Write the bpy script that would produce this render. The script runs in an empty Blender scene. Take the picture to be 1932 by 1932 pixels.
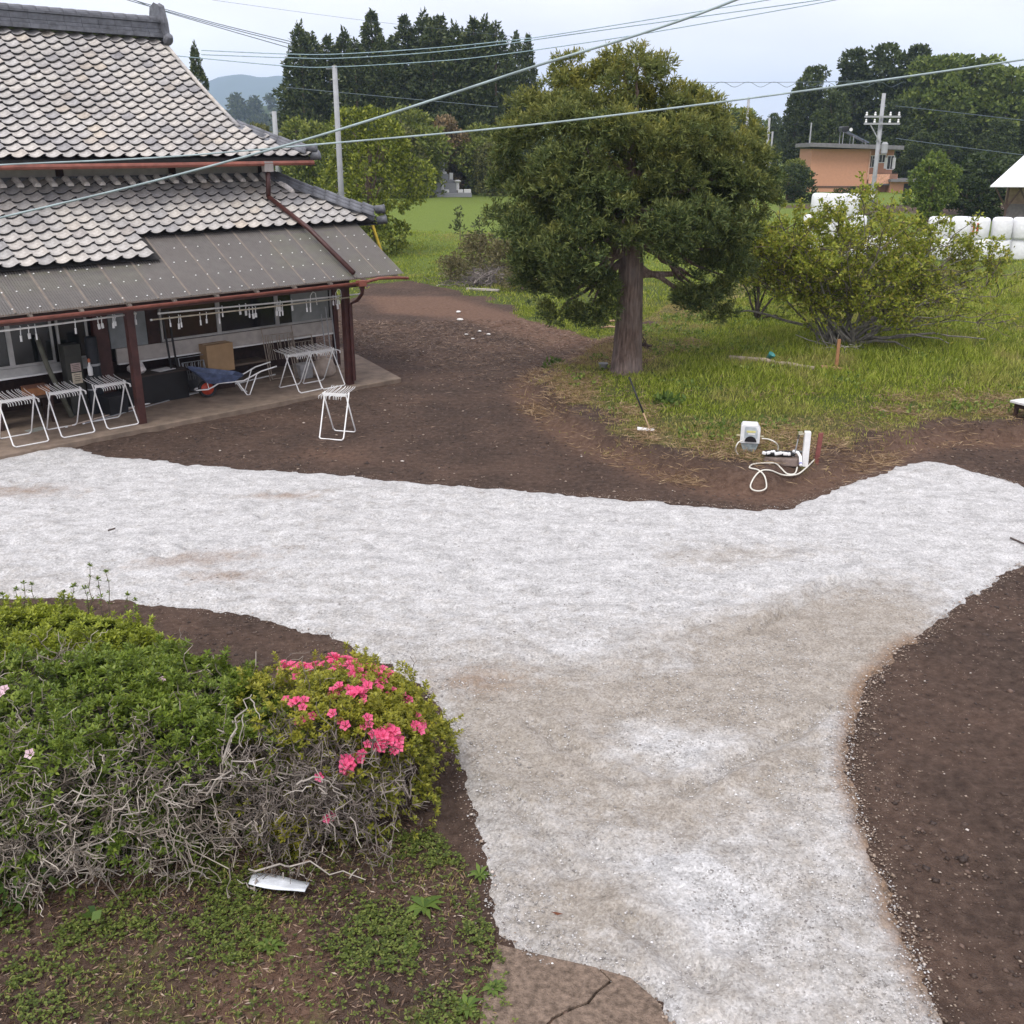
import bpy, bmesh, math, random
import numpy as np
from mathutils import Matrix, Vector

# ------------------------------------------------------------------ camera, sky, sun, exposure
SC = bpy.context.scene
COL = SC.collection
CAM_H = 5.3
FOC = 1932.0                      # focal length in survey pixels (survey sheet is 1932 x 1932)
PITCH = math.atan((966 - 275) / FOC)
cam_data = bpy.data.cameras.new('camera')
cam_data.sensor_width = 36; cam_data.sensor_height = 36; cam_data.lens = 36.0
cam_data.clip_start = 0.1; cam_data.clip_end = 30000
cam = bpy.data.objects.new('camera', cam_data); COL.objects.link(cam)
cam.location = (0, 0, CAM_H); cam.rotation_euler = (math.pi / 2 - PITCH, 0, 0)
SC.camera = cam

SUN_EL, SUN_AZ = math.radians(58), math.radians(205)     # azimuth clockwise from +Y
world = bpy.data.worlds.new('World'); SC.world = world; world.use_nodes = True
nt = world.node_tree; nt.nodes.clear()
def N(tree, typ, **kw):
    n = tree.nodes.new(typ)
    for k, v in kw.items(): setattr(n, k, v)
    return n
wo = N(nt, 'ShaderNodeOutputWorld'); bg = N(nt, 'ShaderNodeBackground')
sky = N(nt, 'ShaderNodeTexSky'); sky.sky_type = 'NISHITA'; sky.sun_disc = False
sky.sun_elevation = SUN_EL; sky.sun_rotation = SUN_AZ; sky.dust_density = 3.0
tc = N(nt, 'ShaderNodeTexCoord'); mp = N(nt, 'ShaderNodeMapping'); mp.inputs['Scale'].default_value = (1.6, 1.6, 5.0)
cn = N(nt, 'ShaderNodeTexNoise'); cn.inputs['Scale'].default_value = 1.7; cn.inputs['Detail'].default_value = 5; cn.inputs['Roughness'].default_value = .55
cr = N(nt, 'ShaderNodeValToRGB')
cr.color_ramp.elements[0].position = .3; cr.color_ramp.elements[0].color = (6.0, 5.78, 6.65, 1)
cr.color_ramp.elements[1].position = .72; cr.color_ramp.elements[1].color = (8.2, 7.9, 8.4, 1)
mx = N(nt, 'ShaderNodeMix', data_type='RGBA'); mx.inputs[0].default_value = .95
nt.links.new(tc.outputs['Generated'], mp.inputs[0]); nt.links.new(mp.outputs[0], cn.inputs['Vector'])
nt.links.new(cn.outputs['Fac'], cr.inputs[0]); nt.links.new(sky.outputs[0], mx.inputs[6]); nt.links.new(cr.outputs[0], mx.inputs[7])
nt.links.new(mx.outputs[2], bg.inputs[0]); bg.inputs[1].default_value = .115
nt.links.new(bg.outputs[0], wo.inputs[0])

sun_d = bpy.data.lights.new('sun', 'SUN'); sun_d.energy = 1.5; sun_d.angle = math.radians(24); sun_d.color = (1, .97, .92)
sun = bpy.data.objects.new('sun', sun_d); COL.objects.link(sun)
sd = Vector((math.sin(SUN_AZ) * math.cos(SUN_EL), math.cos(SUN_AZ) * math.cos(SUN_EL), math.sin(SUN_EL)))
sun.rotation_euler = sd.to_track_quat('Z', 'Y').to_euler(); sun.location = sd * 60

vs = SC.view_settings; vs.view_transform = 'Standard'; vs.look = 'None'; vs.gamma = 1; vs.exposure = 0.68; vs.use_curve_mapping = False
cy = SC.cycles; cy.use_denoising = True; cy.max_bounces = 6; cy.diffuse_bounces = 3; cy.glossy_bounces = 2
cy.transmission_bounces = 4; cy.transparent_max_bounces = 12; cy.volume_bounces = 3; cy.sample_clamp_indirect = 6
SC.render.film_transparent = False

# ------------------------------------------------------------------ survey helpers
CP, SP = math.cos(PITCH), math.sin(PITCH)
def ray(x, y):
    a = (x - 966) / FOC; b = -(y - 966) / FOC
    return np.array([a, CP + b * SP, -SP + b * CP])
def G(x, y, z=0.0):                                   # survey point on the level z
    r = ray(x, y); t = (z - CAM_H) / r[2]
    return np.array([r[0] * t, r[1] * t, z])
def AT(x, y, Y):                                      # survey point at the distance Y
    r = ray(x, y); t = Y / r[1]
    return np.array([r[0] * t, Y, CAM_H + r[2] * t])
rng = np.random.default_rng(7)
random.seed(7)

def _hash(ix, iy, seed):
    h = (ix.astype(np.int64) * 374761393 + iy.astype(np.int64) * 668265263 + seed * 1442695041) & 0x7fffffff
    h = ((h ^ (h >> 13)) * 1274126177) & 0x7fffffff
    return ((h ^ (h >> 16)) & 0xffff) / 65535.0
def vnoise(x, y, seed=0):
    x = np.asarray(x, float); y = np.asarray(y, float)
    ix = np.floor(x); iy = np.floor(y); fx = x - ix; fy = y - iy
    fx = fx * fx * (3 - 2 * fx); fy = fy * fy * (3 - 2 * fy)
    a = _hash(ix, iy, seed); b = _hash(ix + 1, iy, seed); c = _hash(ix, iy + 1, seed); d = _hash(ix + 1, iy + 1, seed)
    return (a * (1 - fx) + b * fx) * (1 - fy) + (c * (1 - fx) + d * fx) * fy
def fbm(x, y, sc, seed=0, oct=4):
    s = 0; amp = .5
    for o in range(oct):
        s = s + amp * vnoise(np.asarray(x) * sc, np.asarray(y) * sc, seed + o * 17); sc *= 2.03; amp *= .5
    return s / (1 - .5 ** oct)
def sstep(a, b, x):
    t = np.clip((np.asarray(x, float) - a) / (b - a), 0, 1); return t * t * (3 - 2 * t)
def psd(poly, x, y):                                  # signed distance to a polygon, inside positive
    x = np.asarray(x, float); y = np.asarray(y, float)
    d = np.full(x.shape, 1e18); ins = np.zeros(x.shape, bool); n = len(poly)
    for i in range(n):
        ax, ay = poly[i]; bx, by = poly[(i + 1) % n]; ex, ey = bx - ax, by - ay
        t = np.clip(((x - ax) * ex + (y - ay) * ey) / (ex * ex + ey * ey + 1e-12), 0, 1)
        d = np.minimum(d, (x - ax - t * ex) ** 2 + (y - ay - t * ey) ** 2)
        c = ((ay > y) != (by > y)) & (x < (bx - ax) * (y - ay) / (by - ay + 1e-15) + ax); ins ^= c
    d = np.sqrt(d); return np.where(ins, d, -d)
def poly(pts): return [tuple(G(a, b)[:2]) for a, b in pts]

GRAVEL = poly([(-400, 880), (-60, 858), (60, 842), (120, 838), (160, 848), (200, 859), (300, 868), (480, 885), (600, 893), (700, 903), (900, 918),
    (1100, 935), (1300, 952), (1430, 961), (1480, 957), (1550, 930), (1640, 895), (1740, 866), (1800, 876), (1860, 895), (1932, 917), (2200, 985),
    (2250, 1010), (1932, 1070), (1880, 1105), (1820, 1145), (1780, 1172), (1755, 1200), (1700, 1232), (1650, 1290), (1625, 1350), (1610, 1420),
    (1612, 1480), (1632, 1550), (1662, 1620), (1700, 1720), (1737, 1810), (1765, 1900), (1800, 2050), (1290, 2050), (1250, 1950), (1225, 1900), (1180, 1866),
    (1130, 1850), (1060, 1836), (990, 1815), (945, 1775), (915, 1720), (910, 1650), (885, 1560), (860, 1470), (835, 1390), (820, 1345),
    (790, 1300), (740, 1266), (690, 1240), (610, 1205), (540, 1186), (460, 1166), (360, 1151), (270, 1142), (180, 1132), (60, 1132), (-400, 1150)])
MOUND = poly([(1210, 612), (1140, 652), (1070, 690), (1005, 715), (990, 740), (1015, 775), (1065, 815), (1130, 852), (1250, 897), (1350, 922), (1450, 936),
    (1550, 912), (1640, 875), (1700, 850), (1790, 832), (1932, 838), (2300, 860), (2600, 700), (2300, 560), (1700, 520), (1300, 560)])
SOILYARD = poly([(-700, 1000), (-300, 760), (600, 600), (690, 538), (770, 532), (860, 545), (930, 565), (1010, 603), (1120, 640), (1230, 625), (1180, 660), (1080, 700), (1000, 722), (988, 745),
    (1015, 780), (1065, 820), (1130, 857), (1250, 902), (1350, 927), (1450, 941), (1550, 917), (1640, 880), (1700, 846), (1790, 820), (1932, 826), (2600, 880), (3200, 1500), (3000, 2600), (-1500, 2600)])
FIELDB = poly([(700, 470), (1000, 480), (1000, 372), (700, 372)])

def hz(x, y):
    x = np.asarray(x, float); y = np.asarray(y, float)
    z = 1.2 * sstep(38, 90, y)
    m = psd(MOUND, x, y)
    z = z + .30 * sstep(-.05, .42, m + (fbm(x, y, 1.3, 5) - .5) * .45) + .10 * sstep(1, 5, m) * (fbm(x, y, .35, 9) - .3)
    z = z + (fbm(x, y, .8, 3) - .5) * .05 * sstep(2, 6, y) + (fbm(x, y, 4.0, 4, 3) - .5) * .05
    z = z + (fbm(x, y, .08, 8) - .5) * .5 * sstep(45, 90, y)
    return z
def hz1(x, y): return float(hz(np.array([x]), np.array([y]))[0])
def GT(x, y, off=0.0):                                # survey point on the real terrain
    z = 0.
    for _ in range(8):
        p = G(x, y, z); z = .5 * z + .5 * hz1(p[0], p[1])
    p = G(x, y, z); p[2] = hz1(p[0], p[1]) + off; return p

# ------------------------------------------------------------------ materials
def pmat(name): 
    m = bpy.data.materials.new(name); m.use_nodes = True; t = m.node_tree; t.nodes.clear()
    o = N(t, 'ShaderNodeOutputMaterial'); b = N(t, 'ShaderNodeBsdfPrincipled'); t.links.new(b.outputs[0], o.inputs[0])
    return m, t, b, o
def ramp(t, fac, cols):
    r = N(t, 'ShaderNodeValToRGB'); e = r.color_ramp.elements
    while len(e) < len(cols): e.new(.5)
    for i, (p, c) in enumerate(cols): e[i].position = p; e[i].color = (*c, 1)
    t.links.new(fac, r.inputs[0]); return r.outputs[0]
def noise(t, scale, detail=5, rough=.6, vec=None):
    n = N(t, 'ShaderNodeTexNoise'); n.inputs['Scale'].default_value = scale; n.inputs['Detail'].default_value = detail; n.inputs['Roughness'].default_value = rough
    if vec is None:
        c = N(t, 'ShaderNodeTexCoord'); vec = c.outputs['Object']
    t.links.new(vec, n.inputs['Vector']); return n.outputs['Fac']
def mixc(t, fac, a, b, mode='MIX'):
    m = N(t, 'ShaderNodeMix', data_type='RGBA'); m.blend_type = mode
    for s, v in ((0, fac), (6, a), (7, b)):
        if isinstance(v, (int, float)): m.inputs[s].default_value = v
        elif isinstance(v, tuple): m.inputs[s].default_value = (*v, 1)
        else: t.links.new(v, m.inputs[s])
    return m.outputs[2]
def mth(t, op, a, b=0.0, clamp=False):
    m = N(t, 'ShaderNodeMath', operation=op); m.use_clamp = clamp
    for s, v in ((0, a), (1, b)):
        if isinstance(v, (int, float)): m.inputs[s].default_value = v
        else: t.links.new(v, m.inputs[s])
    return m.outputs[0]
def attr(t, name):
    a = N(t, 'ShaderNodeAttribute'); a.attribute_name = name; return a.outputs['Fac']
def bump(t, b, h, dist, strength=1.0):
    n = N(t, 'ShaderNodeBump'); n.inputs['Distance'].default_value = dist; n.inputs['Strength'].default_value = strength
    t.links.new(h, n.inputs['Height']); t.links.new(n.outputs[0], b.inputs['Normal'])
def plain(name, c, rough=.6, var=.25, scale=6, metal=0., spec=.4, bmp=0., bscale=40, rnd=0.):
    m, t, b, o = pmat(name)
    lo = tuple(x * (1 - var) for x in c); hi = tuple(min(1, x * (1 + var)) for x in c)
    col = ramp(t, noise(t, scale), [(.3, lo), (.7, hi)])
    if rnd:
        oi = N(t, 'ShaderNodeObjectInfo'); col = mixc(t, rnd, col, ramp(t, oi.outputs['Random'], [(0, lo), (1, hi)]), 'MULTIPLY') if False else mixc(t, mth(t, 'MULTIPLY', oi.outputs['Random'], rnd), col, lo)
    t.links.new(col, b.inputs['Base Color'])
    b.inputs['Roughness'].default_value = rough; b.inputs['Metallic'].default_value = metal; b.inputs['Specular IOR Level'].default_value = spec
    if bmp: bump(t, b, noise(t, bscale, 4), bmp)
    return m
def leafmat(name, cols, tip=None, trans=.3, rough=.55, spec=.3):
    m, t, b, o = pmat(name)
    g = N(t, 'ShaderNodeNewGeometry'); col = ramp(t, g.outputs['Random Per Island'], cols)
    if tip is not None: col = mixc(t, attr(t, 'tint'), col, tip)
    t.links.new(col, b.inputs['Base Color']); b.inputs['Roughness'].default_value = rough; b.inputs['Specular IOR Level'].default_value = spec
    tr = N(t, 'ShaderNodeBsdfTranslucent'); t.links.new(col, tr.inputs[0]); ms = N(t, 'ShaderNodeMixShader'); ms.inputs[0].default_value = trans
    t.links.new(b.outputs[0], ms.inputs[1]); t.links.new(tr.outputs[0], ms.inputs[2]); t.links.new(ms.outputs[0], o.inputs[0])
    return m

# ------------------------------------------------------------------ mesh helpers
def big(name, V, F, mat, attrs=None, parent=None, smooth=False):
    V = np.asarray(V, np.float32).reshape(-1, 3); F = np.asarray(F, np.int32); k = F.shape[1]
    me = bpy.data.meshes.new(name); me.vertices.add(len(V)); me.vertices.foreach_set('co', V.ravel())
    me.loops.add(F.size); me.loops.foreach_set('vertex_index', F.ravel())
    me.polygons.add(len(F)); me.polygons.foreach_set('loop_start', np.arange(0, F.size, k, dtype=np.int32)); me.polygons.foreach_set('loop_total', np.full(len(F), k, np.int32))
    if smooth: me.polygons.foreach_set('use_smooth', np.ones(len(F), bool))
    for a, d in (attrs or {}).items():
        at = me.attributes.new(a, 'FLOAT', 'POINT'); at.data.foreach_set('value', np.asarray(d, np.float32).ravel())
    me.update(); me.validate()
    if mat: me.materials.append(mat)
    o = bpy.data.objects.new(name, me); COL.objects.link(o)
    if parent: o.parent = parent
    return o
class MB:
    def __init__(s): s.v = []; s.f = []
    def add(s, vs, fs):
        n = len(s.v); s.v += [tuple(map(float, p)) for p in vs]; s.f += [tuple(n + i for i in f) for f in fs]; return s
    def box(s, c, d, M=None):
        x, y, z = d[0] / 2, d[1] / 2, d[2] / 2
        vs = [Vector((a * x, b * y, e * z)) for e in (-1, 1) for b in (-1, 1) for a in (-1, 1)]
        if M is not None: vs = [M @ p for p in vs]
        vs = [p + Vector(c) for p in vs]
        return s.add(vs, [(0, 2, 3, 1), (4, 5, 7, 6), (0, 1, 5, 4), (2, 6, 7, 3), (0, 4, 6, 2), (1, 3, 7, 5)])
    def bar(s, a, b, w, h):                            # a box from a to b, w sideways, h upwards
        a = Vector(a); b = Vector(b); d = b - a; L = d.length; d.normalize()
        up = Vector((0, 0, 1)) if abs(d.z) < .95 else Vector((0, 1, 0))
        x = d.cross(up).normalized(); u = x.cross(d); M = Matrix((x, d, u)).transposed()
        return s.box((a + b) / 2, (w, L, h), M)
    def tube(s, pts, r, n=6, cap=True):
        P = [Vector(p) for p in pts]; R = r if isinstance(r, (list, tuple)) else [r] * len(P)
        T = [(P[min(i + 1, len(P) - 1)] - P[max(i - 1, 0)]).normalized() for i in range(len(P))]
        up = Vector((0, 0, 1)) if abs(T[0].z) < .9 else Vector((1, 0, 0))
        x = T[0].cross(up).normalized(); vs = []
        for p, t, q in zip(P, T, R):
            x = (x - t * x.dot(t)).normalized(); y = t.cross(x)
            vs += [p + (x * math.cos(k * 2 * math.pi / n) + y * math.sin(k * 2 * math.pi / n)) * q for k in range(n)]
        fs = [(i * n + k, i * n + (k + 1) % n, (i + 1) * n + (k + 1) % n, (i + 1) * n + k) for i in range(len(P) - 1) for k in range(n)]
        if cap: fs += [tuple(range(n - 1, -1, -1)), tuple(range((len(P) - 1) * n, len(P) * n))]
        return s.add(vs, fs)
    def lathe(s, prof, n=16, M=None):
        vs = [Vector((r * math.cos(k * 2 * math.pi / n), r * math.sin(k * 2 * math.pi / n), z)) for r, z in prof for k in range(n)]
        if M is not None: vs = [M @ p for p in vs]
        fs = [(i * n + k, i * n + (k + 1) % n, (i + 1) * n + (k + 1) % n, (i + 1) * n + k) for i in range(len(prof) - 1) for k in range(n)]
        fs += [tuple(range(n - 1, -1, -1)), tuple(range((len(prof) - 1) * n, len(prof) * n))]
        return s.add(vs, fs)
    def prism(s, base, top):
        n = len(base)
        return s.add(list(base) + list(top), [tuple(range(n - 1, -1, -1)), tuple(range(n, 2 * n))] + [(k, (k + 1) % n, n + (k + 1) % n, n + k) for k in range(n)])
    def mesh(s, name, mat, smooth=False):
        me = bpy.data.meshes.new(name); me.from_pydata(s.v, [], s.f); me.update()
        if mat: me.materials.append(mat)
        if smooth: me.polygons.foreach_set('use_smooth', np.ones(len(me.polygons), bool))
        return me
    def build(s, name, mat, parent=None, smooth=False, bevel=0):
        o = bpy.data.objects.new(name, s.mesh(name, mat, smooth)); COL.objects.link(o)
        if parent: o.parent = parent
        if bevel:
            b = o.modifiers.new('bevel', 'BEVEL'); b.width = bevel; b.segments = 2; b.limit_method = 'ANGLE'
        return o
def inst(name, me, parent=None, M=None):
    o = bpy.data.objects.new(name, me); COL.objects.link(o)
    if parent: o.parent = parent
    if M is not None: o.matrix_local = M
    return o
def tag(o, label, cat, group=None, kind=None):
    o['label'] = label; o['category'] = cat
    if group: o['group'] = group
    if kind: o['kind'] = kind
    return o
def struct(o): o['kind'] = 'structure'; return o
def stuff(o, label=None, cat=None):
    o['kind'] = 'stuff'
    if label: o['label'] = label; o['category'] = cat
    return o
def empty(name, loc=(0, 0, 0), rz=0.0):
    o = bpy.data.objects.new(name, None); COL.objects.link(o); o.location = loc; o.rotation_euler = (0, 0, rz); o.empty_display_size = .2; return o
def copy_tree(src, parent=None):
    c = src.copy(); COL.objects.link(c); c.parent = parent
    for ch in list(src.children):
        d = ch.copy(); COL.objects.link(d); d.parent = c
        for g in list(ch.children):
            e = g.copy(); COL.objects.link(e); e.parent = d
    return c
def unit(v):
    return v / (np.linalg.norm(v, axis=-1, keepdims=True) + 1e-9)
def kites(P, D, L, W, droop=0., nrm=None):
    n = len(P); D = unit(D)
    R = unit(rng.normal(size=(n, 3))) if nrm is None else nrm
    S = unit(np.cross(D, R)); L = np.broadcast_to(np.asarray(L, float), (n,))[:, None]; W = np.broadcast_to(np.asarray(W, float), (n,))[:, None]
    up = np.cross(S, D)
    V = np.stack([P, P + D * L * .5 + S * W / 2 + up * L * .08, P + D * L + np.array([0, 0, -1]) * droop * L, P + D * L * .5 - S * W / 2 + up * L * .08], 1)
    return V.reshape(-1, 3), np.arange(n * 4).reshape(n, 4)
def rdir(n, zmin=-1.):
    v = unit(rng.normal(size=(n, 3)))
    if zmin > -1: v[:, 2] = np.abs(v[:, 2]) * (1 - zmin) + zmin; v = unit(v)
    return v
ORD = ['first', 'second', 'third', 'fourth', 'fifth', 'sixth', 'seventh', 'eighth', 'ninth', 'tenth', 'eleventh', 'twelfth', 'thirteenth',
       'fourteenth', 'fifteenth', 'sixteenth', 'seventeenth', 'eighteenth', 'nineteenth', 'twentieth', 'twenty-first', 'twenty-second']

# ------------------------------------------------------------------ ground
def ground_material():
    m, t, b, o = pmat('ground_soil_and_turf')
    c = N(t, 'ShaderNodeTexCoord').outputs['Object']
    n1 = noise(t, .55, 6, .65, c); n2 = noise(t, 9, 6, .7, c); n3 = noise(t, 60, 3, .6, c); n4 = noise(t, 2.2, 5, .65, c)
    soil = ramp(t, n2, [(.28, (.042, .028, .021)), (.5, (.082, .056, .043)), (.72, (.14, .10, .077))])
    soil = mixc(t, mth(t, 'MULTIPLY', ramp(t, n1, [(.42, (0, 0, 0)), (.68, (1, 1, 1))]), .75), soil, ramp(t, n2, [(.3, (.10, .062, .045)), (.7, (.19, .125, .092))]))
    soil = mixc(t, attr(t, 'pale'), soil, ramp(t, n2, [(.3, (.13, .075, .05)), (.7, (.24, .15, .105))]))
    vo = N(t, 'ShaderNodeTexVoronoi'); vo.inputs['Scale'].default_value = 26; t.links.new(c, vo.inputs['Vector'])
    sp = mth(t, 'MULTIPLY', mth(t, 'LESS_THAN', vo.outputs['Distance'], .13), mth(t, 'GREATER_THAN', n4, .53))
    soil = mixc(t, mth(t, 'MULTIPLY', sp, attr(t, 'chips')), soil, (.42, .34, .27))
    green = ramp(t, n2, [(.25, (.045, .055, .016)), (.5, (.085, .11, .024)), (.75, (.14, .17, .04))])
    straw = ramp(t, n2, [(.3, (.09, .06, .03)), (.7, (.24, .165, .085))])
    field = ramp(t, n2, [(.3, (.10, .145, .024)), (.7, (.20, .26, .05))])
    dr = mth(t, 'ADD', attr(t, 'dry'), mth(t, 'MULTIPLY', mth(t, 'SUBTRACT', n4, .5), 1.6), True)
    turf = mixc(t, dr, green, straw); turf = mixc(t, attr(t, 'field'), turf, mixc(t, mth(t, 'MULTIPLY', dr, .8), field, straw))
    gf = mth(t, 'ADD', attr(t, 'grass'), mth(t, 'MULTIPLY', mth(t, 'SUBTRACT', n2, .5), 1.1))
    gf = ramp(t, gf, [(.38, (0, 0, 0)), (.62, (1, 1, 1))])
    t.links.new(mixc(t, gf, soil, turf), b.inputs['Base Color']); b.inputs['Roughness'].default_value = .95; b.inputs['Specular IOR Level'].default_value = .15
    h = mth(t, 'ADD', mth(t, 'MULTIPLY', n2, 1.0), mth(t, 'MULTIPLY', n3, .35)); bump(t, b, h, .085, 1.0)
    return m
GROUND = ground_material()
def axis(segs):
    out = []
    for a, b, n in segs: out += list(np.linspace(a, b, n, endpoint=False))
    return np.array(out + [segs[-1][1]])
def geo(a, b, n): return list(a * (b / a) ** (np.arange(1, n + 1) / n))
xs = np.concatenate([-np.array(geo(15, 5600, 40))[::-1], np.arange(-15, 18.01, .1), np.array(geo(18, 5600, 40))])
ys = np.concatenate([[-320, -120, -40, -8, 0, 2], np.arange(3.5, 14, .08), np.arange(14, 46, .12), np.array(geo(46, 4500, 84))])
X, Y = np.meshgrid(xs, ys)
def region_attrs(x, y):
    so = psd(SOILYARD, x, y)
    grass = 1 - sstep(-.25, .35, so + (fbm(x, y, 1.1, 21) - .5) * 1.2)
    mm_ = psd(MOUND, x, y); nf_ = (y < 25) & (x > -1) & (y > 14); grass = np.where(nf_, grass * sstep(.0, 1.3, mm_ + (fbm(x, y, 1.4, 27) - .5) * 1.6), grass)
    weeds = sstep(0, .5, psd([(-9, 3), (-.1, 3), (-.1, 5.6), (-.35, 6.6), (-.9, 7.1), (-9, 7.3)], x, y))
    grass = np.maximum(grass, weeds * np.clip((fbm(x, y, 1.6, 33) - .50) * 4, 0, .45))
    m = psd(MOUND, x, y)
    dry = .80 * sstep(4.0, .1, m) * sstep(-.3, .2, m) + .5 * sstep(2.2, .3, np.hypot(x - 2.9, y - 25.3)) + .75 * sstep(0, 3, psd(FIELDB, x, y)) * sstep(66, 48, y) * sstep(34, 42, y) - .25
    dry = dry + .5 * sstep(7.5, 5.0, y) * .8
    field = np.where(y > 40, 1.0, 0) * sstep(40, 52, y)
    far = sstep(75, 100, y) * (fbm(x, y, .02, 44) > .55)
    strip = sstep(0, 2, psd([tuple(G(a, bb, 1.2)[:2]) for a, bb in [(1460, 377), (1560, 379), (1700, 381), (2100, 386), (2100, 398), (1700, 393), (1560, 391), (1460, 388)]], x, y))
    grass = grass * (1 - strip)
    pale = .75 * sstep(0, 1.2, psd(poly([(480, 870), (560, 830), (720, 840), (760, 870), (900, 885), (700, 890)]), x, y)) + .9 * sstep(0, 1.0, psd(poly([(690, 560), (850, 560), (1150, 640), (1060, 660), (860, 600), (720, 590)]), x, y) + .5)
    pale = np.clip(pale + .8 * sstep(0, .5, psd([(-3.5, 3), (.6, 3), (.6, 5.4), (-.6, 6.6), (-2, 6.2)], x, y)) * (fbm(x, y, 1.2, 71) > .48), 0, 1)
    pale = np.clip(pale + .55 * sstep(0, .6, psd(poly([(280, 1155), (450, 1178), (680, 1250), (560, 1235), (300, 1200)]), x, y)) + .7 * sstep(.6, 0, np.abs(m + .1)), 0, 1)
    chips = np.clip(sstep(1.4, .0, -psd(GRAVEL, x, y)) + .25, 0, 1)
    return grass, dry, field - .5 * far, pale, chips
Z = hz(X.ravel(), Y.ravel())
gr, dr_, fi, pa, chp = region_attrs(X.ravel(), Y.ravel())
Z = Z - .16 * sstep(.12, .4, psd(GRAVEL, X.ravel(), Y.ravel()))
nx, ny = len(xs), len(ys)
idx = np.arange(nx * ny).reshape(ny, nx)
F = np.stack([idx[:-1, :-1], idx[:-1, 1:], idx[1:, 1:], idx[1:, :-1]], -1).reshape(-1, 4)
ground = struct(big('ground', np.stack([X.ravel(), Y.ravel(), Z], 1), F, GROUND, dict(grass=gr, dry=dr_, field=fi, pale=pa, chips=chp), smooth=True))

def gravel_material():
    m, t, b, o = pmat('crushed_gravel')
    c = N(t, 'ShaderNodeTexCoord').outputs['Object']
    mpn = N(t, 'ShaderNodeMapping'); mpn.inputs['Scale'].default_value = (1, 1.6, 1); mpn.inputs['Rotation'].default_value = (0, 0, .25); t.links.new(c, mpn.inputs[0])
    n1 = noise(t, 2.6, 9, .74, mpn.outputs[0]); n2 = noise(t, 5, 7, .75, c); n3 = noise(t, 75, 3, .7, c)
    vo = N(t, 'ShaderNodeTexVoronoi'); vo.inputs['Scale'].default_value = 55; t.links.new(c, vo.inputs['Vector'])
    stone = mth(t, 'ADD', mth(t, 'MULTIPLY', vo.outputs['Color'], .5), mth(t, 'MULTIPLY', n3, .5))
    n5 = noise(t, 13, 8, .8, c); n6 = noise(t, 38, 4, .75, c); nm = mth(t, 'ADD', mth(t, 'ADD', mth(t, 'MULTIPLY', n1, .42), mth(t, 'MULTIPLY', n5, .34)), mth(t, 'MULTIPLY', n6, .24))
    white = ramp(t, nm, [(.39, (.32, .317, .308)), (.46, (.475, .471, .46)), (.53, (.61, .606, .594)), (.61, (.73, .726, .715))])
    beige = ramp(t, nm, [(.38, (.25, .218, .178)), (.49, (.36, .324, .276)), (.60, (.48, .446, .40))])
    tan = ramp(t, n2, [(.3, (.17, .10, .058)), (.7, (.35, .25, .17))])
    bf = mth(t, 'ADD', attr(t, 'beige'), mth(t, 'MULTIPLY', mth(t, 'SUBTRACT', n2, .5), 1.5), True); bf = ramp(t, bf, [(.08, (0, 0, 0)), (.80, (1, 1, 1))])
    col = mixc(t, bf, white, beige)
    tf = mth(t, 'ADD', attr(t, 'tan'), mth(t, 'MULTIPLY', mth(t, 'SUBTRACT', n2, .52), 1.2), True)
    col = mixc(t, mth(t, 'MULTIPLY', tf, mth(t, 'GREATER_THAN', attr(t, 'tan'), .02)), col, tan)
    col = mixc(t, 1.0, col, ramp(t, stone, [(.2, (.62, .61, .6)), (.5, (.95, .95, .95)), (.8, (1.22, 1.21, 1.2))]), 'MULTIPLY')
    t.links.new(col, b.inputs['Base Color']); b.inputs['Roughness'].default_value = .9; b.inputs['Specular IOR Level'].default_value = .2
    h = mth(t, 'ADD', mth(t, 'MULTIPLY', n2, 1.0), mth(t, 'MULTIPLY', stone, .30)); bump(t, b, h, .05, .9)
    return m
GRAVELM = gravel_material()
gx = np.arange(-16, 17.01, .07); gy = np.concatenate([np.arange(4.2, 10, .05), np.arange(10, 21.5, .08)])
GX, GY = np.meshgrid(gx, gy); gxr, gyr = GX.ravel(), GY.ravel()
gd = psd(GRAVEL, gxr, gyr) + (fbm(gxr, gyr, 3.0, 61, 5) - .5) * .14
def blob(px, py, rx, ry, rot=0.):
    c = G(px, py); dx, dy = gxr - c[0], gyr - c[1]; co, si = math.cos(rot), math.sin(rot)
    q = ((dx * co + dy * si) / rx) ** 2 + ((-dx * si + dy * co) / ry) ** 2
    return np.exp(-q * 1.2)
bei = .06 + .42 * sstep(12.4, 8.0, gyr + .22 * gxr) + (fbm(gxr, gyr, .7, 67) - .5) * .3
for a in [(1500, 1230, 2.2, 1.1, .2), (1480, 1180, 1.3, .6, .3), (1600, 1230, 1.4, .7, .2), (1440, 1300, 1.5, .6, .1), (1300, 1330, 1.6, .7, .1), (1640, 1130, 1.3, .7, .4), (1700, 1180, .9, .5, .4), (1400, 1050, 1.5, .4, .1), (1000, 1400, .8, 1.6, .2), (1540, 1330, 1.0, .6, 0), (1110, 1720, .5, .4, 0), (1400, 1480, 1.2, .5, .4)]:
    bei = bei + .42 * blob(*a)
for a in [(1100, 1225, .42, .25, 0), (1285, 1270, .45, .28, .2), (1160, 1065, .5, .35, 0), (1480, 1087, .8, .25, .3), (1230, 1400, .75, .5, -.5), (1310, 1680, .9, .35, -.5), (1340, 1690, .4, .5, 0), (1850, 1000, 2.5, 1.2, 0), (1330, 1440, .4, .5, 0), (1600, 1360, .5, .3, .6)]:
    bei = bei - .55 * blob(*a) * np.clip(.3 + 1.4 * (fbm(gxr, gyr, 3.0, 66) - .2), 0, 1.2)
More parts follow.
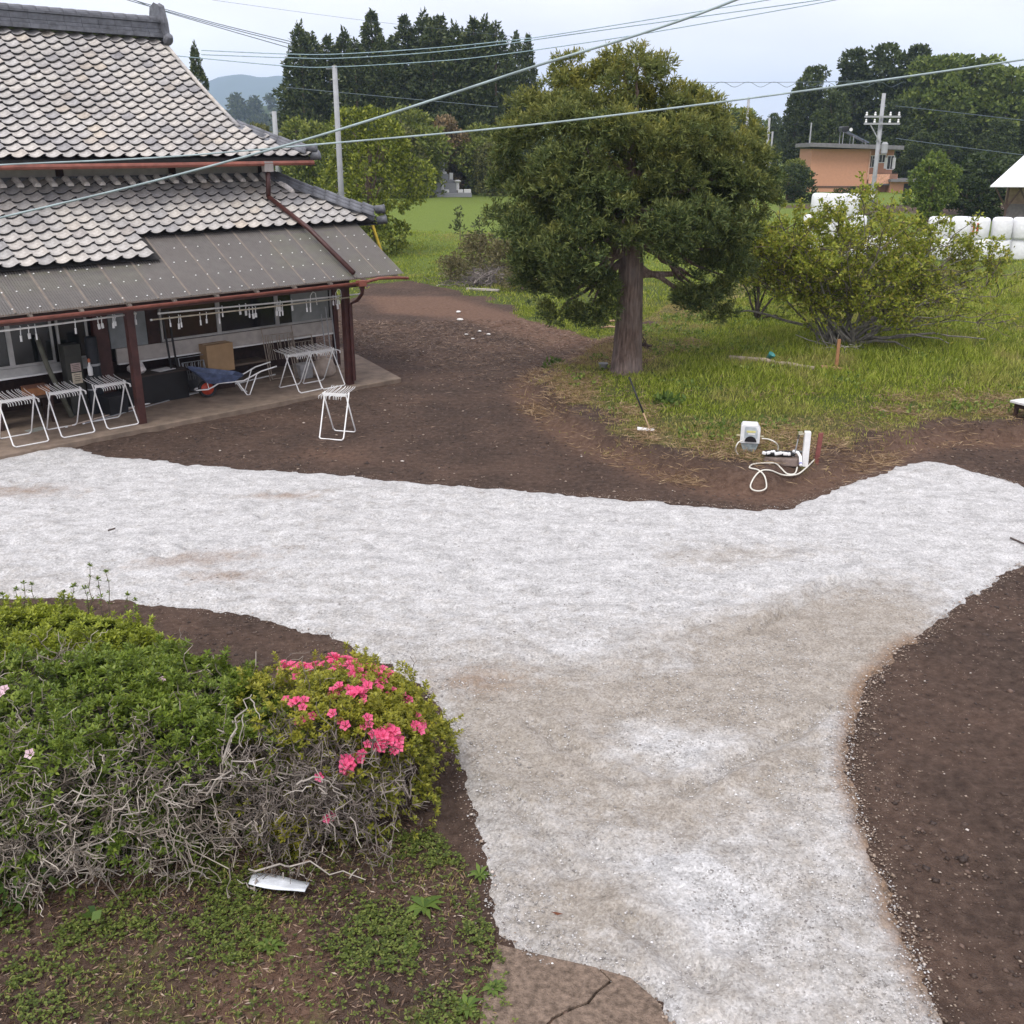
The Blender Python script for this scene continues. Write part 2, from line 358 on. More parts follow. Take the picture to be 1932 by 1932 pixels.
bei = bei - .3 * sstep(.30, .08, gd) * sstep(.0, .06, gd) * (gxr > 1) - .1 * sstep(.25, .08, gd) * (gxr <= 1)
tn = np.zeros_like(gxr)
edge = sstep(.30, .06, gd)
tn += 1.1 * edge * sstep(0, .6, psd([tuple(G(a, b)[:2]) for a, b in [(1560, 1280), (1700, 1190), (1760, 1210), (1760, 1300), (1700, 1500), (1830, 1900), (1700, 1900), (1560, 1480)]], gxr, gyr) + .3)
for a in [(40, 930, .9, .35, 0), (540, 940, .6, .2, 0), (370, 1060, .9, .25, .3), (430, 1090, .5, .2, 0), (900, 1290, .5, .3, 0)]: tn += .6 * blob(*a)
rut = np.zeros_like(gxr)
for (a, b, w, dep) in [((945, 1490), (1075, 1655), .07, .05), ((1185, 1740), (1330, 1860), .10, .075), ((1420, 1192), (1570, 1100), .06, .05), ((1455, 1178), (1600, 1092), .06, .05), ((1000, 1370), (1180, 1480), .08, .045), ((1290, 1500), (1590, 1335), .08, .05), ((1040, 1420), (1110, 1330), .07, .03), ((1180, 1240), (1330, 1180), .08, .03)]:
    A = G(*a)[:2]; B = G(*b)[:2]; e = B - A; tt = np.clip(((gxr - A[0]) * e[0] + (gyr - A[1]) * e[1]) / (e @ e), 0, 1)
    dd = np.hypot(gxr - A[0] - tt * e[0], gyr - A[1] - tt * e[1]); rut -= dep * np.exp(-(dd / w) ** 2); rut += dep * .6 * np.exp(-((dd - 2 * w) / w) ** 2)
r_ = np.random.default_rng(55)
for _ in range(170):
    fx_, fy_ = r_.uniform(-9, 8), r_.uniform(9, 18.5); fa = r_.uniform(0, 3.14); near_ = (np.abs(gxr - fx_) < .5) & (np.abs(gyr - fy_) < .5)
    if near_.any():
        dx, dy = gxr[near_] - fx_, gyr[near_] - fy_; q_ = ((dx * math.cos(fa) + dy * math.sin(fa)) / .17) ** 2 + ((-dx * math.sin(fa) + dy * math.cos(fa)) / .09) ** 2; rut[near_] += -.035 * np.exp(-q_) + .018 * np.exp(-(np.sqrt(q_) - 1.7) ** 2 * 3)
rut = rut * sstep(.05, .5, gd)
gz = hz(gxr, gyr) + .055 * sstep(-.12, .3, gd) - .022 + rut + (fbm(gxr, gyr, 7, 62, 3) - .5) * .034 + (fbm(gxr, gyr, 2.3, 63, 3) - .5) * .05 * sstep(0, .6, gd)
keep = gd > -.16
gi = np.arange(gxr.size).reshape(GX.shape)
F = np.stack([gi[:-1, :-1], gi[:-1, 1:], gi[1:, 1:], gi[1:, :-1]], -1).reshape(-1, 4)
F = F[keep[F].all(1)]; used = np.unique(F); rem = -np.ones(gxr.size, int); rem[used] = np.arange(used.size)
gravel = struct(big('gravel_drive', np.stack([gxr, gyr, gz], 1)[used], rem[F], GRAVELM, dict(beige=np.clip(bei, 0, 1)[used], tan=np.clip(tn, 0, 1)[used]), smooth=True))

# loose stones: on the drive, spilt along its edges, and chips on the dark soil
def pebbles(name, P, s, mat, label):
    n = len(P); base = np.array([[1, 0, 0], [0, 1, 0], [-1, 0, 0], [0, -1, 0], [0, 0, .8], [0, 0, -.6]]) 
    V = base[None] * (.7 + .6 * rng.random((n, 6, 1))) * (np.asarray(s).reshape(-1, 1, 1) * np.stack([.7 + .6 * rng.random(n), .7 + .6 * rng.random(n), .45 + .3 * rng.random(n)], 1)[:, None, :])
    a = rng.random(n) * 6.28; c, si = np.cos(a)[:, None], np.sin(a)[:, None]
    V = np.stack([V[..., 0] * c - V[..., 1] * si, V[..., 0] * si + V[..., 1] * c, V[..., 2]], -1) + P[:, None, :]
    f = np.array([[0, 1, 4], [1, 2, 4], [2, 3, 4], [3, 0, 4], [1, 0, 5], [2, 1, 5], [3, 2, 5], [0, 3, 5]])
    return stuff(big(name, V.reshape(-1, 3), (np.arange(n)[:, None, None] * 6 + f).reshape(-1, 3), mat), label, 'stones')
STONE = leafmat('pale_stone_chips', [(0, (.20, .185, .17)), (.4, (.38, .36, .34)), (.8, (.56, .55, .53)), (1, (.80, .79, .77))], trans=0)
TANSTONE = leafmat('tan_stone_chips', [(0, (.13, .095, .07)), (.5, (.26, .195, .145)), (.9, (.40, .32, .25)), (1, (.62, .56, .50))], trans=0)
def scatter(n, x0, x1, y0, y1): return rng.uniform(x0, x1, n), rng.uniform(y0, y1, n)
x, y = scatter(170000, -6, 7, 4.6, 15); d = psd(GRAVEL, x, y); k = (d > 0) & (rng.random(x.size) < (.25 + .75 * sstep(.45, .62, fbm(x, y, 1.9, 81)))) & (rng.random(x.size) < .12 + .88 * sstep(14, 6, y))
P = np.stack([x, y, hz(x, y) + .036 + (fbm(x, y, 7, 62, 3) - .5) * .034 + (fbm(x, y, 2.3, 63, 3) - .5) * .05], 1)[k]
pebbles('loose_gravel', P, np.clip(rng.lognormal(-5.05, .38, len(P)), .003, .016), STONE, 'loose pale stones lying on the near gravel drive')
x, y = scatter(420000, -7, 9, 4.6, 17); d = psd(GRAVEL, x, y); k = (d < .10) & (d > -.9) & (rng.random(x.size) < np.exp(np.minimum(d, 0) * (9 + 9 * fbm(x, y, 1.1, 83))) * (.25 + .75 * (x > .8)) * (.3 + .7 * sstep(14, 7, y)))
P = np.stack([x, y, hz(x, y) + .008 + .035 * sstep(-.1, .2, d)], 1)[k]
pebbles('spilt_gravel', P, np.clip(rng.lognormal(-4.95, .42, len(P)), .003, .022), TANSTONE, 'tan and white stones spilt along the gravel edges')
x, y = scatter(16000, 1.6, 9, 4.6, 13); d = psd(GRAVEL, x, y); k = (d < -.1) & (rng.random(x.size) < .09 + .9 * sstep(.52, .72, fbm(x, y, .9, 82)) * (.3 + .7 * sstep(8, 5, y)))
P = np.stack([x, y, hz(x, y) + .004], 1)[k]
pebbles('soil_chips', P, rng.uniform(.006, .016, len(P)), TANSTONE, 'pale stone chips strewn over the dark near soil')
x, y = scatter(900, -8, 9, 15, 30); d = psd(GRAVEL, x, y); k = (d < -.1) & (psd(SOILYARD, x, y) > 0)
P = np.stack([x, y, hz(x, y) + .012], 1)[k]
pebbles('yard_chips', P, rng.uniform(.012, .035, len(P)), TANSTONE, 'pale chips and clods scattered over the cleared yard soil')
CHIPW = plain('white_rubble', (.72, .70, .66), .8)
ROCK = MB().lathe([(.02, 0), (.05, .008), (.06, .02), (.045, .038), (.015, .045)], 7).mesh('white_stone', CHIPW, True)
for i, (a, b, s, lab) in enumerate([(865, 590, 1.5, 'larger white stone on the brown soil, farthest of the pair behind the yard'), (868, 605, 1.7, 'larger white stone on the brown soil, nearer of the pair behind the yard'),
        (880, 632, .9, 'small white stone below the pair on the yard soil'), (905, 626, 1.0, 'small white stone right of the pair on the yard soil'), (922, 632, 1.1, 'outermost right white stone of the yard scatter'), (892, 640, .8, 'lowest white stone of the yard scatter')]):
    o = inst('white_stone', ROCK); p = GT(a, b); o.location = p; o.scale = (s, s * 1.2, s); o.rotation_euler = (0, 0, i); tag(o, lab, 'stone', 'white stones on the yard soil')

# cracked concrete at the bottom of the drive
CONC = plain('weathered_concrete', (.22, .165, .125), .95, .5, 22, bmp=.03, bscale=60, spec=.1)
pp = [(965, 1822), (1040, 1842), (1120, 1858), (1172, 1875), (1215, 1912), (1240, 1960), (1260, 2050), (930, 2050), (940, 1900)]
patch = empty('concrete_patch', (0, 0, 0)); struct(patch)
crack = [(1040, 1842), (1128, 1908), (1100, 1925), (1010, 1960), (990, 2050)]
pieces = [[(965, 1822), (1050, 1844), (1120, 1860), (1140, 1880), (1118, 1896), (1104, 1914), (1082, 1922), (1050, 1938), (1020, 1975), (1000, 2050), (930, 2050), (945, 1900)],
          [(1123, 1861), (1172, 1876), (1213, 1913), (1240, 1965), (1258, 2050), (1004, 2050), (1024, 1977), (1053, 1941), (1085, 1925), (1107, 1917), (1121, 1899), (1144, 1882)]]
cen_ = G(1090, 1990)
for pc in pieces:
    g = [cen_ + (G(*q) - cen_) * 1.24 for q in pc]; MB().prism([(p[0], p[1], -.06) for p in g], [(p[0], p[1], .030 + .006 * rng.random()) for p in g]).build('concrete_slab', CONC, patch, bevel=.008)

# ------------------------------------------------------------------ the tiled farmhouse (local axes: x along the front, y into the house)
AZ = math.radians(45.6)
HU = np.array([math.sin(AZ), math.cos(AZ), 0]); HV = np.array([-math.cos(AZ), math.sin(AZ), 0]); HC = G(660, 725, .1); HC[2] = 0
HROT = math.pi / 2 - AZ
def HP(x, y, v):                                      # survey point on the vertical plane y = v of the house
    r = ray(x, y); o = np.array([0, 0, CAM_H]); t = (v - (o - HC) @ HV) / (r @ HV); q = o + r * t - HC
    return np.array([q @ HU, v, q[2]])
def HZ(x, y, z):                                      # survey point on the level z, house axes
    q = G(x, y, z) - HC; return np.array([q @ HU, q @ HV, z])
def HW(u, v, z): q = HC + HU * u + HV * v; return np.array([q[0], q[1], z])
house = empty('farmhouse', tuple(HC), HROT); tag(house, 'old farmhouse with pale tiled roofs and brown plastic lean-to beside the yard', 'house')
def tile_material():
    m, t, b, o = pmat('cream_grey_roof_tile')
    g = N(t, 'ShaderNodeNewGeometry'); oi = N(t, 'ShaderNodeObjectInfo')
    r = mth(t, 'FRACT', mth(t, 'ADD', g.outputs['Random Per Island'], mth(t, 'MULTIPLY', oi.outputs['Random'], 7.31)))
    col = ramp(t, r, [(0, (.36, .36, .37)), (.12, (.49, .485, .475)), (.4, (.57, .555, .525)), (.65, (.60, .575, .535)), (.88, (.52, .515, .51)), (.97, (.58, .53, .46)), (1, (.42, .41, .41))])
    n = noise(t, 14, 6, .7); col = mixc(t, 1.0, col, ramp(t, n, [(.3, (.62, .60, .58)), (.6, (1.05, 1.05, 1.05))]), 'MULTIPLY')
    gp_ = N(t, 'ShaderNodeNewGeometry'); nl = noise(t, .9, 5, .7, gp_.outputs['Position']); col = mixc(t, 1.0, col, ramp(t, nl, [(.32, (.62, .61, .62)), (.55, (.92, .90, .87)), (.72, (.82, .79, .74))]), 'MULTIPLY')
    t.links.new(col, b.inputs['Base Color']); b.inputs['Roughness'].default_value = .65; b.inputs['Specular IOR Level'].default_value = .25
    bump(t, b, n, .006); return m
TILE = tile_material()
TILE_EDGE = plain('shade_and_dirt_edge', (.035, .033, .034), .8, .3, 20)  # tile edge faces: gap shadow and dirt put into the colour
DARKTILE = plain('grey_ridge_tile', (.13, .135, .15), .5, .5, 7, spec=.5, rnd=.4)
WHITETILE = plain('chalky_end_tile', (.80, .75, .70), .7, .25, 9)
UNDER = plain('roof_underlay', (.03, .028, .026), .9)
RED = plain('red_brown_paint', (.062, .023, .019), .45, .35, 5, bmp=.003, bscale=50)
REDP = plain('faded_red_gutter', (.24, .085, .06), .5, .35, 4)
DWOOD = plain('dark_timber', (.040, .020, .016), .7, .45, 8, bmp=.004, bscale=30)
PLASTER = plain('weathered_plaster', (.55, .52, .48), .85, .15, 5)
ALU = plain('aluminium_frame', (.38, .38, .37), .4, .15, 6, metal=.3)
WHITEP = plain('white_paint', (.78, .78, .77), .4, .08, 8)
CW, EX = .32, .2602
TH = math.atan(.572)
def tile_mesh():                                      # S-section pan tile: low pan, raised right roll, lip lifted over the row below
    b = MB(); vs = []
    prof = [(-.004, .022), (.03, .006), (.075, -.004), (.125, -.006), (.175, .004), (.215, .022), (.25, .044), (.285, .054), (.318, .050), (.336, .036)]
    nu = len(prof) - 1; k = nu + 1
    for th in (0, -.020):
        for yy, lift in ((-.012, .060), (.10, .040), (.31, .0)):
            for (px, pz) in prof:
                sag = (-.026 * (1 - (2 * px / CW - .8) ** 2) if yy < 0 else 0)
                vs.append((px - CW / 2, yy + sag, pz + lift + th))
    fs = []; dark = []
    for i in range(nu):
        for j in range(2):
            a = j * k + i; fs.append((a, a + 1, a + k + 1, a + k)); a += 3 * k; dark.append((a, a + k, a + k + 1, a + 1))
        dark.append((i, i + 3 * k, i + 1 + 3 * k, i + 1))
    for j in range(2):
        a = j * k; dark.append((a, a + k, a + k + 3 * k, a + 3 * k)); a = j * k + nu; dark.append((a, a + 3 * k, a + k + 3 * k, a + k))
    nf = len(fs); b.add(vs, fs + dark); me = b.mesh('roof_tile', TILE, False); me.materials.append(TILE_EDGE)
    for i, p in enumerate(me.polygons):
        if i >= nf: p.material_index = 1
    return me
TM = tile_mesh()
def half_round(L, r, n=6):
    b = MB(); vs = []
    for yy, q in ((0, r), (L * .93, r * .93), (L * .93, r * .8), (L, r * .8)):
        vs += [(-q * math.cos(math.pi * k / n), yy, q * math.sin(math.pi * k / n)) for k in range(n + 1)]
    fs = [(j * (n + 1) + k, j * (n + 1) + k + 1, (j + 1) * (n + 1) + k + 1, (j + 1) * (n + 1) + k) for j in range(3) for k in range(n)]
    fs += [tuple(range(n + 1)), tuple(range(4 * (n + 1) - 1, 3 * (n + 1) - 1, -1))]
    return b.add(vs, fs)
def frame_mat(p, d, up=Vector((0, 0, 1))):            # y axis along d
    d = Vector(d).normalized(); x = d.cross(up).normalized(); z = x.cross(d); M = Matrix((x, d, z)).transposed().to_4x4(); M.translation = Vector(p); return M
EV_L, TOP_L = 1.2, 3.0
def zl(v): return 3.60 + .572 * (v - EV_L)
EV_U, TOP_U = 2.0, 6.5
def zu(v): return 5.06 + .60 * (v - EV_U) - .10 * math.sin(math.pi * min(1, max(0, (v - EV_U) / 4.5)))
def usl(v): return .60 - .10 * math.pi / 4.5 * math.cos(math.pi * min(1, max(0, (v - EV_U) / 4.5)))
HIP_L = lambda v: 1.95 - (v - 1.2) * 1.083
HIP_U = lambda v: .72 - (v - 2.0) * .9 if v < 3.3 else -.45
UL = -8.6
upper = MB()
vv = [EV_U + i * .45 for i in range(11)]
vs_ = []
for v in vv: vs_ += [(UL, v, zu(v) - .02), (HIP_U(v) - .02, v, zu(v) - .02), (HIP_U(v) - .02, v, zu(v) - .10), (UL, v, zu(v) - .10)]
fs_ = []
for i in range(10):
    a = i * 4
    fs_ += [(a, a + 1, a + 5, a + 4), (a + 1, a + 2, a + 6, a + 5), (a + 2, a + 3, a + 7, a + 6), (a + 3, a, a + 4, a + 7)]
fs_ += [(0, 3, 2, 1)]
upper.add(vs_, fs_)
upper.add([(UL, 6.5, zu(6.5) - .05), (-.45, 6.5, zu(6.5) - .05), (-.45, 11, 5.0), (UL, 11, 5.0)], [(0, 1, 2, 3)])
upper.add([(-.47, 3.3, zu(3.3) - .1), (-.47, 6.5, zu(6.5) - .1), (-.47, 9.7, zu(3.3) - .1)], [(0, 1, 2)])
upper.add([(.72, 2.0, 5.0), (.72, 11, 5.0), (-.47, 9.7, 5.75), (-.47, 3.3, 5.75)], [(0, 1, 2, 3)])
upper = upper.build('upper_roof', UNDER, house)
lower = MB()
lower.add([(UL, .5, zl(.5) - .02), (-4.02, .5, zl(.5) - .02), (-4.02, 1.2, zl(1.2) - .02), (1.95, 1.2, zl(1.2) - .02), (0, 3.0, zl(3) - .02), (UL, 3.0, zl(3) - .02)], [(0, 1, 2, 3, 4, 5)])
lower.add([(UL, .5, zl(.5) - .09), (-4.02, .5, zl(.5) - .09), (-4.02, 1.2, zl(1.2) - .09), (1.95, 1.2, zl(1.2) - .09), (0, 3.0, zl(3) - .09), (UL, 3.0, zl(3) - .09)], [(5, 4, 3, 2, 1, 0)])
lower.add([(1.95, 1.2, zl(1.2) - .03), (1.95, 9, zl(1.2) - .03), (0, 9, zl(3) - .03), (0, 3, zl(3) - .03)], [(0, 1, 2, 3)])
lower = lower.build('lower_roof', UNDER, house)
def tile_M(u, v, z, slope):
    c, s = math.cos(slope), math.sin(slope)
    return Matrix(((1, 0, 0, u), (0, c, -s, v), (0, s, c, z), (0, 0, 0, 1)))
tl = []
nrow = 8; dv = EX * math.cos(TH)
for r in range(-3, nrow):
    v = EV_L + r * dv
    c = 0
    u = HIP_L(1.2) - .2
    while u > UL + .2:
        if u < HIP_L(v + .1) - .12 and (r >= 0 or u < -4.05): tl.append((lower, u, v, zl(v), TH))
        u -= CW
v = EV_U
while v < 6.32:
    sl = math.atan(usl(v)); u = .5
    while u > UL + .2:
        if u < HIP_U(v + .1) - .1: tl.append((upper, u, v, zu(v), sl))
        u -= CW
    v += EX * math.cos(sl)
def seen(q):
    w = HW(q[1], q[2], q[3]); d = np.array([w[0], w[1], w[2] - CAM_H]); zc = d[1] * CP - d[2] * SP
    X_ = d[0] / zc * FOC + 966; Y_ = -(d[1] * SP + d[2] * CP) / zc * FOC + 966
    return -25 < X_ < 1950 and -25 < Y_ < 1950, np.linalg.norm(d)
inview = sorted([(seen(q)[1] + (1.5 if q[0] is upper else 0), i) for i, q in enumerate(tl) if seen(q)[0]])
near = set(i for _, i in inview[:300])
tv = np.array([p.co[:] for p in TM.vertices]); tf = [tuple(p.vertices) for p in TM.polygons]
rest = {upper: ([], []), lower: ([], [])}
for i, (par, u, v, z, sl) in enumerate(tl):
    M = tile_M(u + random.uniform(-.006, .006), v + random.uniform(-.008, .008), z + random.uniform(-.003, .004), sl + random.uniform(-.012, .012)) @ Matrix.Rotation(random.uniform(-.015, .015), 4, 'Z')
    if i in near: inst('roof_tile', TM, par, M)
    else:
        A = np.array(M); w = tv @ A[:3, :3].T + A[:3, 3]; L = rest[par]; n0 = sum(len(a) for a in L[0]); L[0].append(w); L[1].append((np.array(tf) + n0))
for par, (a, f) in rest.items():
    if a:
        o = big('roof_tiles', np.concatenate(a), np.concatenate(f), TILE, parent=par); o['kind'] = 'stuff'; o.data.materials.append(TILE_EDGE)
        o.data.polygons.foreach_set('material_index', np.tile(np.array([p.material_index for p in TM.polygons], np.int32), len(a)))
# lip discs along the eaves (front edge of the first row)
# ridge of the upper roof
rz = zu(6.5)
for (w, z0, h, ov) in ((.62, .02, .10, .0), (.50, .13, .07, .02), (.44, .21, .13, .0), (.50, .35, .05, .02)):
    b = MB(); u = -.50
    while u > UL: b.box((u - .2, 6.5, rz + z0 + h / 2), (.395, w, h)); u -= .4
    b.build('ridge_course', DARKTILE, upper)
HR = half_round(.31, .12).mesh('ridge_cap', DARKTILE)
u = -.45
while u > UL: inst('ridge_cap', HR, upper, frame_mat((u, 6.5, rz + .40), (-1, 0, 0))); u -= .3
b = MB(); b.add([(-.42, 6.1, rz - .12), (-.42, 6.9, rz - .12), (-.42, 6.85, rz + .35), (-.42, 6.72, rz + .72), (-.42, 6.5, rz + .80), (-.42, 6.28, rz + .72), (-.42, 6.15, rz + .35),
    (-.56, 6.1, rz - .12), (-.56, 6.9, rz - .12), (-.56, 6.85, rz + .35), (-.56, 6.72, rz + .72), (-.56, 6.5, rz + .80), (-.56, 6.28, rz + .72), (-.56, 6.15, rz + .35)],
    [(0, 1, 2, 3, 4, 5, 6), (13, 12, 11, 10, 9, 8, 7)] + [(k, (k + 1) % 7, 7 + (k + 1) % 7, 7 + k) for k in range(7)])
b.lathe([(.09, 0), (.12, .05), (.05, .1)], 10, Matrix.Translation((-.42, 6.5, rz + .5)) @ Matrix.Rotation(math.pi / 2, 4, 'Y'))
b.lathe([(.10, 0), (.13, .12), (.08, .25)], 8, Matrix.Translation((-.49, 6.18, rz - .1)) @ Matrix.Rotation(.9, 4, 'X'))
b.build('ridge_end_ornament', DARKTILE, upper, bevel=.02)
# descending verge line and right verge tiles
DR = half_round(.31, .055).mesh('verge_tile', TILE)
for k in range(13):
    v = 6.2 - k * .235; inst('verge_tile', DR, upper, frame_mat((-.50, v, zu(v) + .045), (0, -1, -usl(v))))
# hip ridges: three stacked rows of round tiles
def hip(par, p0, p1, rows, r=.075, L=.30):
    p0 = Vector(p0); p1 = Vector(p1); d = p1 - p0; n = max(1, int(d.length / L)); me = half_round(d.length / n * 1.02, r).mesh('hip_tile', DARKTILE)
    side = d.cross(Vector((0, 0, 1))).normalized()
    for (o_s, o_z) in rows:
        for k in range(n): inst('hip_tile', me, par, frame_mat(p0 + d * (k / n) + side * o_s + Vector((0, 0, o_z + .01 * math.sin(k * 1.7) + .10 * (k / n) ** 3)), d))
    b = MB(); b.bar(p0 + Vector((0, 0, .03)), p1 + Vector((0, 0, .03)), .26, .12); b.build('hip_bed', DARKTILE, par)
hip(lower, (0.0, 3.0, 4.60), (1.88, 1.28, 3.63), [(.19, .02), (.11, .09), (0, .16)])
hip(upper, (-.42, 3.35, 5.66), (.64, 2.10, 5.06), [(.19, .02), (.11, .08), (0, .14)])
for (par, p, d) in ((lower, (1.93, 1.24, 3.60), (1, -.9, .25)), (lower, (1.9, 1.26, 3.86), (1, -.9, .1)), (upper, (.68, 2.04, 5.06), (1, -.9, .25)), (upper, (.64, 2.10, 5.24), (1, -.9, .1))):
    b = MB(); b.lathe([(.10, 0), (.10, .16), (.12, .22), (.07, .24)], 10); me = b.mesh('corner_tile', DARKTILE, True); d = Vector(d).normalized(); inst('corner_tile', me, par, Matrix.Translation(p) @ d.to_track_quat('Z', 'Y').to_matrix().to_4x4())
# white end tiles under the wall band
ET = half_round(.30, .078).mesh('end_tile', WHITETILE)
u = -.12
while u > UL + .3: inst('end_tile', ET, lower, frame_mat((u, 2.90, zl(2.90) + .085), (0, -1, -.50))); u -= .33
for (u, v) in ((.12, 2.72), (.20, 2.5)): inst('end_tile', ET, lower, frame_mat((u, v, zl(v) + .07), (.25, -1, -.572)))
MB().box(((UL - .1) / 2, 3.02, 4.60), (-UL - .2, .16, .20)).build('flashing_course', DARKTILE, lower)
# plaster band with timber posts
MB().box(((UL - .02) / 2, 3.10, 4.86), (-UL + .02, .08, .44)).build('plaster_band', PLASTER, house)
for u in (-6.5, -4.78, -2.3, -.05): MB().box((u, 3.045, 4.86), (.15, .07, .44)).build('wall_post', DWOOD, house)
MB().box((0.03, 6.5, 3.2), (.1, 6.8, 3.9)).build('side_wall', PLASTER, house)
# eaves woodwork
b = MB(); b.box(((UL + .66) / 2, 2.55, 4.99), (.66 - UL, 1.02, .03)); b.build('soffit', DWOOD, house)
b = MB(); b.box(((UL + .7) / 2, 2.06, 5.00), (.7 - UL, .05, .11)); b.build('eave_board', DWOOD, house)
RF = MB().box((0, 2.5, 4.95), (.07, .95, .07)).mesh('rafter', DWOOD)
u = .5
while u > UL: inst('rafter', RF, house, Matrix.Translation((u, 0, 0))); u -= .42
MB().bar((.70, 2.02, 4.93), (-.4, 3.3, 5.3), .16, .18).build('hip_rafter', DWOOD, house)
b = MB(); b.tube([(UL, 1.90, 4.92), (-3, 1.90, 4.915), (.66, 1.90, 4.93)], .052, 8); b.build('upper_gutter', REDP, house)
MB().box((-.56, 1.92, 4.86), (.22, .14, .22)).build('rainwater_head', plain('grey_rain_head', (.32, .29, .27), .7), house)
# downpipe
p1 = (-.56, 1.92, 4.75); p2 = (-.56, 1.98, zl(1.98) + .16); pe = HP(668, 524, -.47)
b = MB(); b.tube([p1, (-.56, 1.95, 4.4), p2], .055, 8); b.tube([p2, (pe[0] * .5 - .28, .78, 3.55), (pe[0], pe[1], pe[2] + .10)], .055, 8); b.build('downpipe', RED, house, True)
# lean-to of corrugated plastic panels
LV0, LZ0, LV1 = -.46, 2.545, 1.45
LS = (3.53 - LZ0) / (1.2 - LV0)
def zp(v): return LZ0 + LS * (v - LV0)
def plastic():
    m, t, b, o = pmat('brown_corrugated_plastic')
    oi = N(t, 'ShaderNodeObjectInfo')
    c = N(t, 'ShaderNodeTexCoord').outputs['Object']
    col = ramp(t, noise(t, 5, 6, .7, c), [(.3, (.105, .098, .09)), (.7, (.17, .16, .148))]); col = mixc(t, mth(t, 'MULTIPLY', oi.outputs['Random'], .35), col, (.15, .13, .115))
    t.links.new(col, b.inputs['Base Color']); b.inputs['Roughness'].default_value = .42
    tr = N(t, 'ShaderNodeBsdfTransparent'); tr.inputs[0].default_value = (.55, .5, .45, 1); ms = N(t, 'ShaderNodeMixShader'); ms.inputs[0].default_value = .22
    t.links.new(b.outputs[0], ms.inputs[1]); t.links.new(tr.outputs[0], ms.inputs[2]); t.links.new(ms.outputs[0], o.inputs[0]); return m
PLAST = plastic()
leanto = MB()
for v in (-.36, .05, .45, .85, 1.2): leanto.bar((UL, v, zp(v) - .065), (1.22, v, zp(v) - .065), .045, .06)
u = 1.2
while u > UL: leanto.bar((u, -.40, zp(-.40) - .13), (u, 1.4, zp(1.4) - .13), .06, .07); u -= .91
leanto = leanto.build('lean_to', plain('bleached_batten', (.42, .36, .30), .8), house)
PW = .66; n = 60
b = MB(); vs = []
for v in (LV0, LV1):
    for i in range(n + 1):
        q = i / n; vs.append((q * (PW + .04), v, zp(v) + .011 * math.sin(q * 2 * math.pi * 14)))
b.add(vs, [(i, i + 1, n + 2 + i, n + 1 + i) for i in range(n)]); PM = b.mesh('plastic_panel', PLAST, True)
u = 1.30 - PW; k = 0
while u > UL - .5: inst('plastic_panel', PM, leanto, Matrix.Translation((u, 0, .004 * (k % 2)))); u -= PW; k += 1
SCR = MB()
for v in (-.36, .05, .45, .85):
    u = 1.22
    while u > UL:
        SCR.lathe([(.017, 0), (.014, .012), (.005, .018)], 6, Matrix.Translation((u + random.uniform(-.02, .02), v, zp(v) + .010))); u -= .25 if random.random() < .85 else .5
o = SCR.build('panel_screws', WHITEP, leanto); o['kind'] = 'stuff'
LIGHTSTRIP = plain('sun_bleached_lap', (.20, .165, .135), .6)
u = 1.30 - PW
while u > UL - .3:
    b = MB(); b.bar((u + .02, LV0 + .01, zp(LV0) + .018), (u + .02, LV1 - .1, zp(LV1 - .1) + .018), .035, .006); b.build('lap_strip', LIGHTSTRIP, leanto); u -= PW
# gutter and posts of the lean-to
b = MB(); n = 8
for (ua, ub) in ((UL, .02),):
    vs = []
    for u in np.linspace(ua, ub, 9): vs += [(u, -.54 + .06 * math.cos(math.pi * k / n), 2.47 - .055 * math.sin(math.pi * k / n)) for k in range(n + 1)]
    b.add(vs, [(i * (n + 1) + k, i * (n + 1) + k + 1, (i + 1) * (n + 1) + k + 1, (i + 1) * (n + 1) + k) for i in range(8) for k in range(n)])
b.build('lean_to_gutter', REDP, house)
MB().box(((UL + .1) / 2, -.36, 2.40), (.1 - UL, .05, .10)).build('fascia_board', RED, house)
b = MB(); b.box((.08, -.53, 2.44), (.20, .14, .12)); b.tube([(.15, -.53, 2.45), (.6, -.50, 2.50), (1.2, -.44, 2.46), (1.50, -.40, 2.42)], .035, 8); b.build('gutter_corner', REDP, house)
b = MB(); b.lathe([(.03, 0), (.09, .18), (.09, .2)], 4, Matrix.Translation((.12, -.5, 2.2))); b.tube([(.12, -.5, 2.22), (.08, -.35, 2.05), (.05, -.12, 1.95), (.06, -.11, .2)], .04, 8); b.build('corner_downpipe', RED, house)
for u in (-5.05, 0): MB().box((u, 0, 1.27), (.15, .15, 2.34)).build('veranda_post', RED, house, bevel=.006)
MB().box(((UL + .1) / 2, 0, 2.46), (.1 - UL, .11, .12)).build('veranda_beam', DWOOD, house)
# glazed front at y = 2
WV = 2.0
GLB = lambda nm, c, r=.12: plain(nm, c, r, .25, 2.5, spec=.6)
GD, GB, GGR, GBL = GLB('dark_glass', (.012, .014, .014)), GLB('brown_curtain_glass', (.035, .022, .015)), GLB('frosted_grey_glass', (.20, .215, .215), .3), GLB('blue_black_glass', (.010, .012, .018))  # the brown pane carries the colour of a curtain
def door(u0, u1, z0, z1, g, fr=ALU, fw=.05, name='glass_door', vv=WV):
    d = MB(); d.box(((u0 + u1) / 2, vv, (z0 + z1) / 2), (u1 - u0 - .01, .02, z1 - z0 - .01)); p = d.build(name, g, house)
    f = MB(); 
    for u in (u0 + fw / 2, u1 - fw / 2): f.box((u, vv - .015, (z0 + z1) / 2), (fw, .05, z1 - z0))
    for z in (z0 + fw / 2, z1 - fw / 2): f.box(((u0 + u1) / 2, vv - .015, z), (u1 - u0 - 2 * fw, .045, fw))
    f.build('door_frame', fr, p); return p
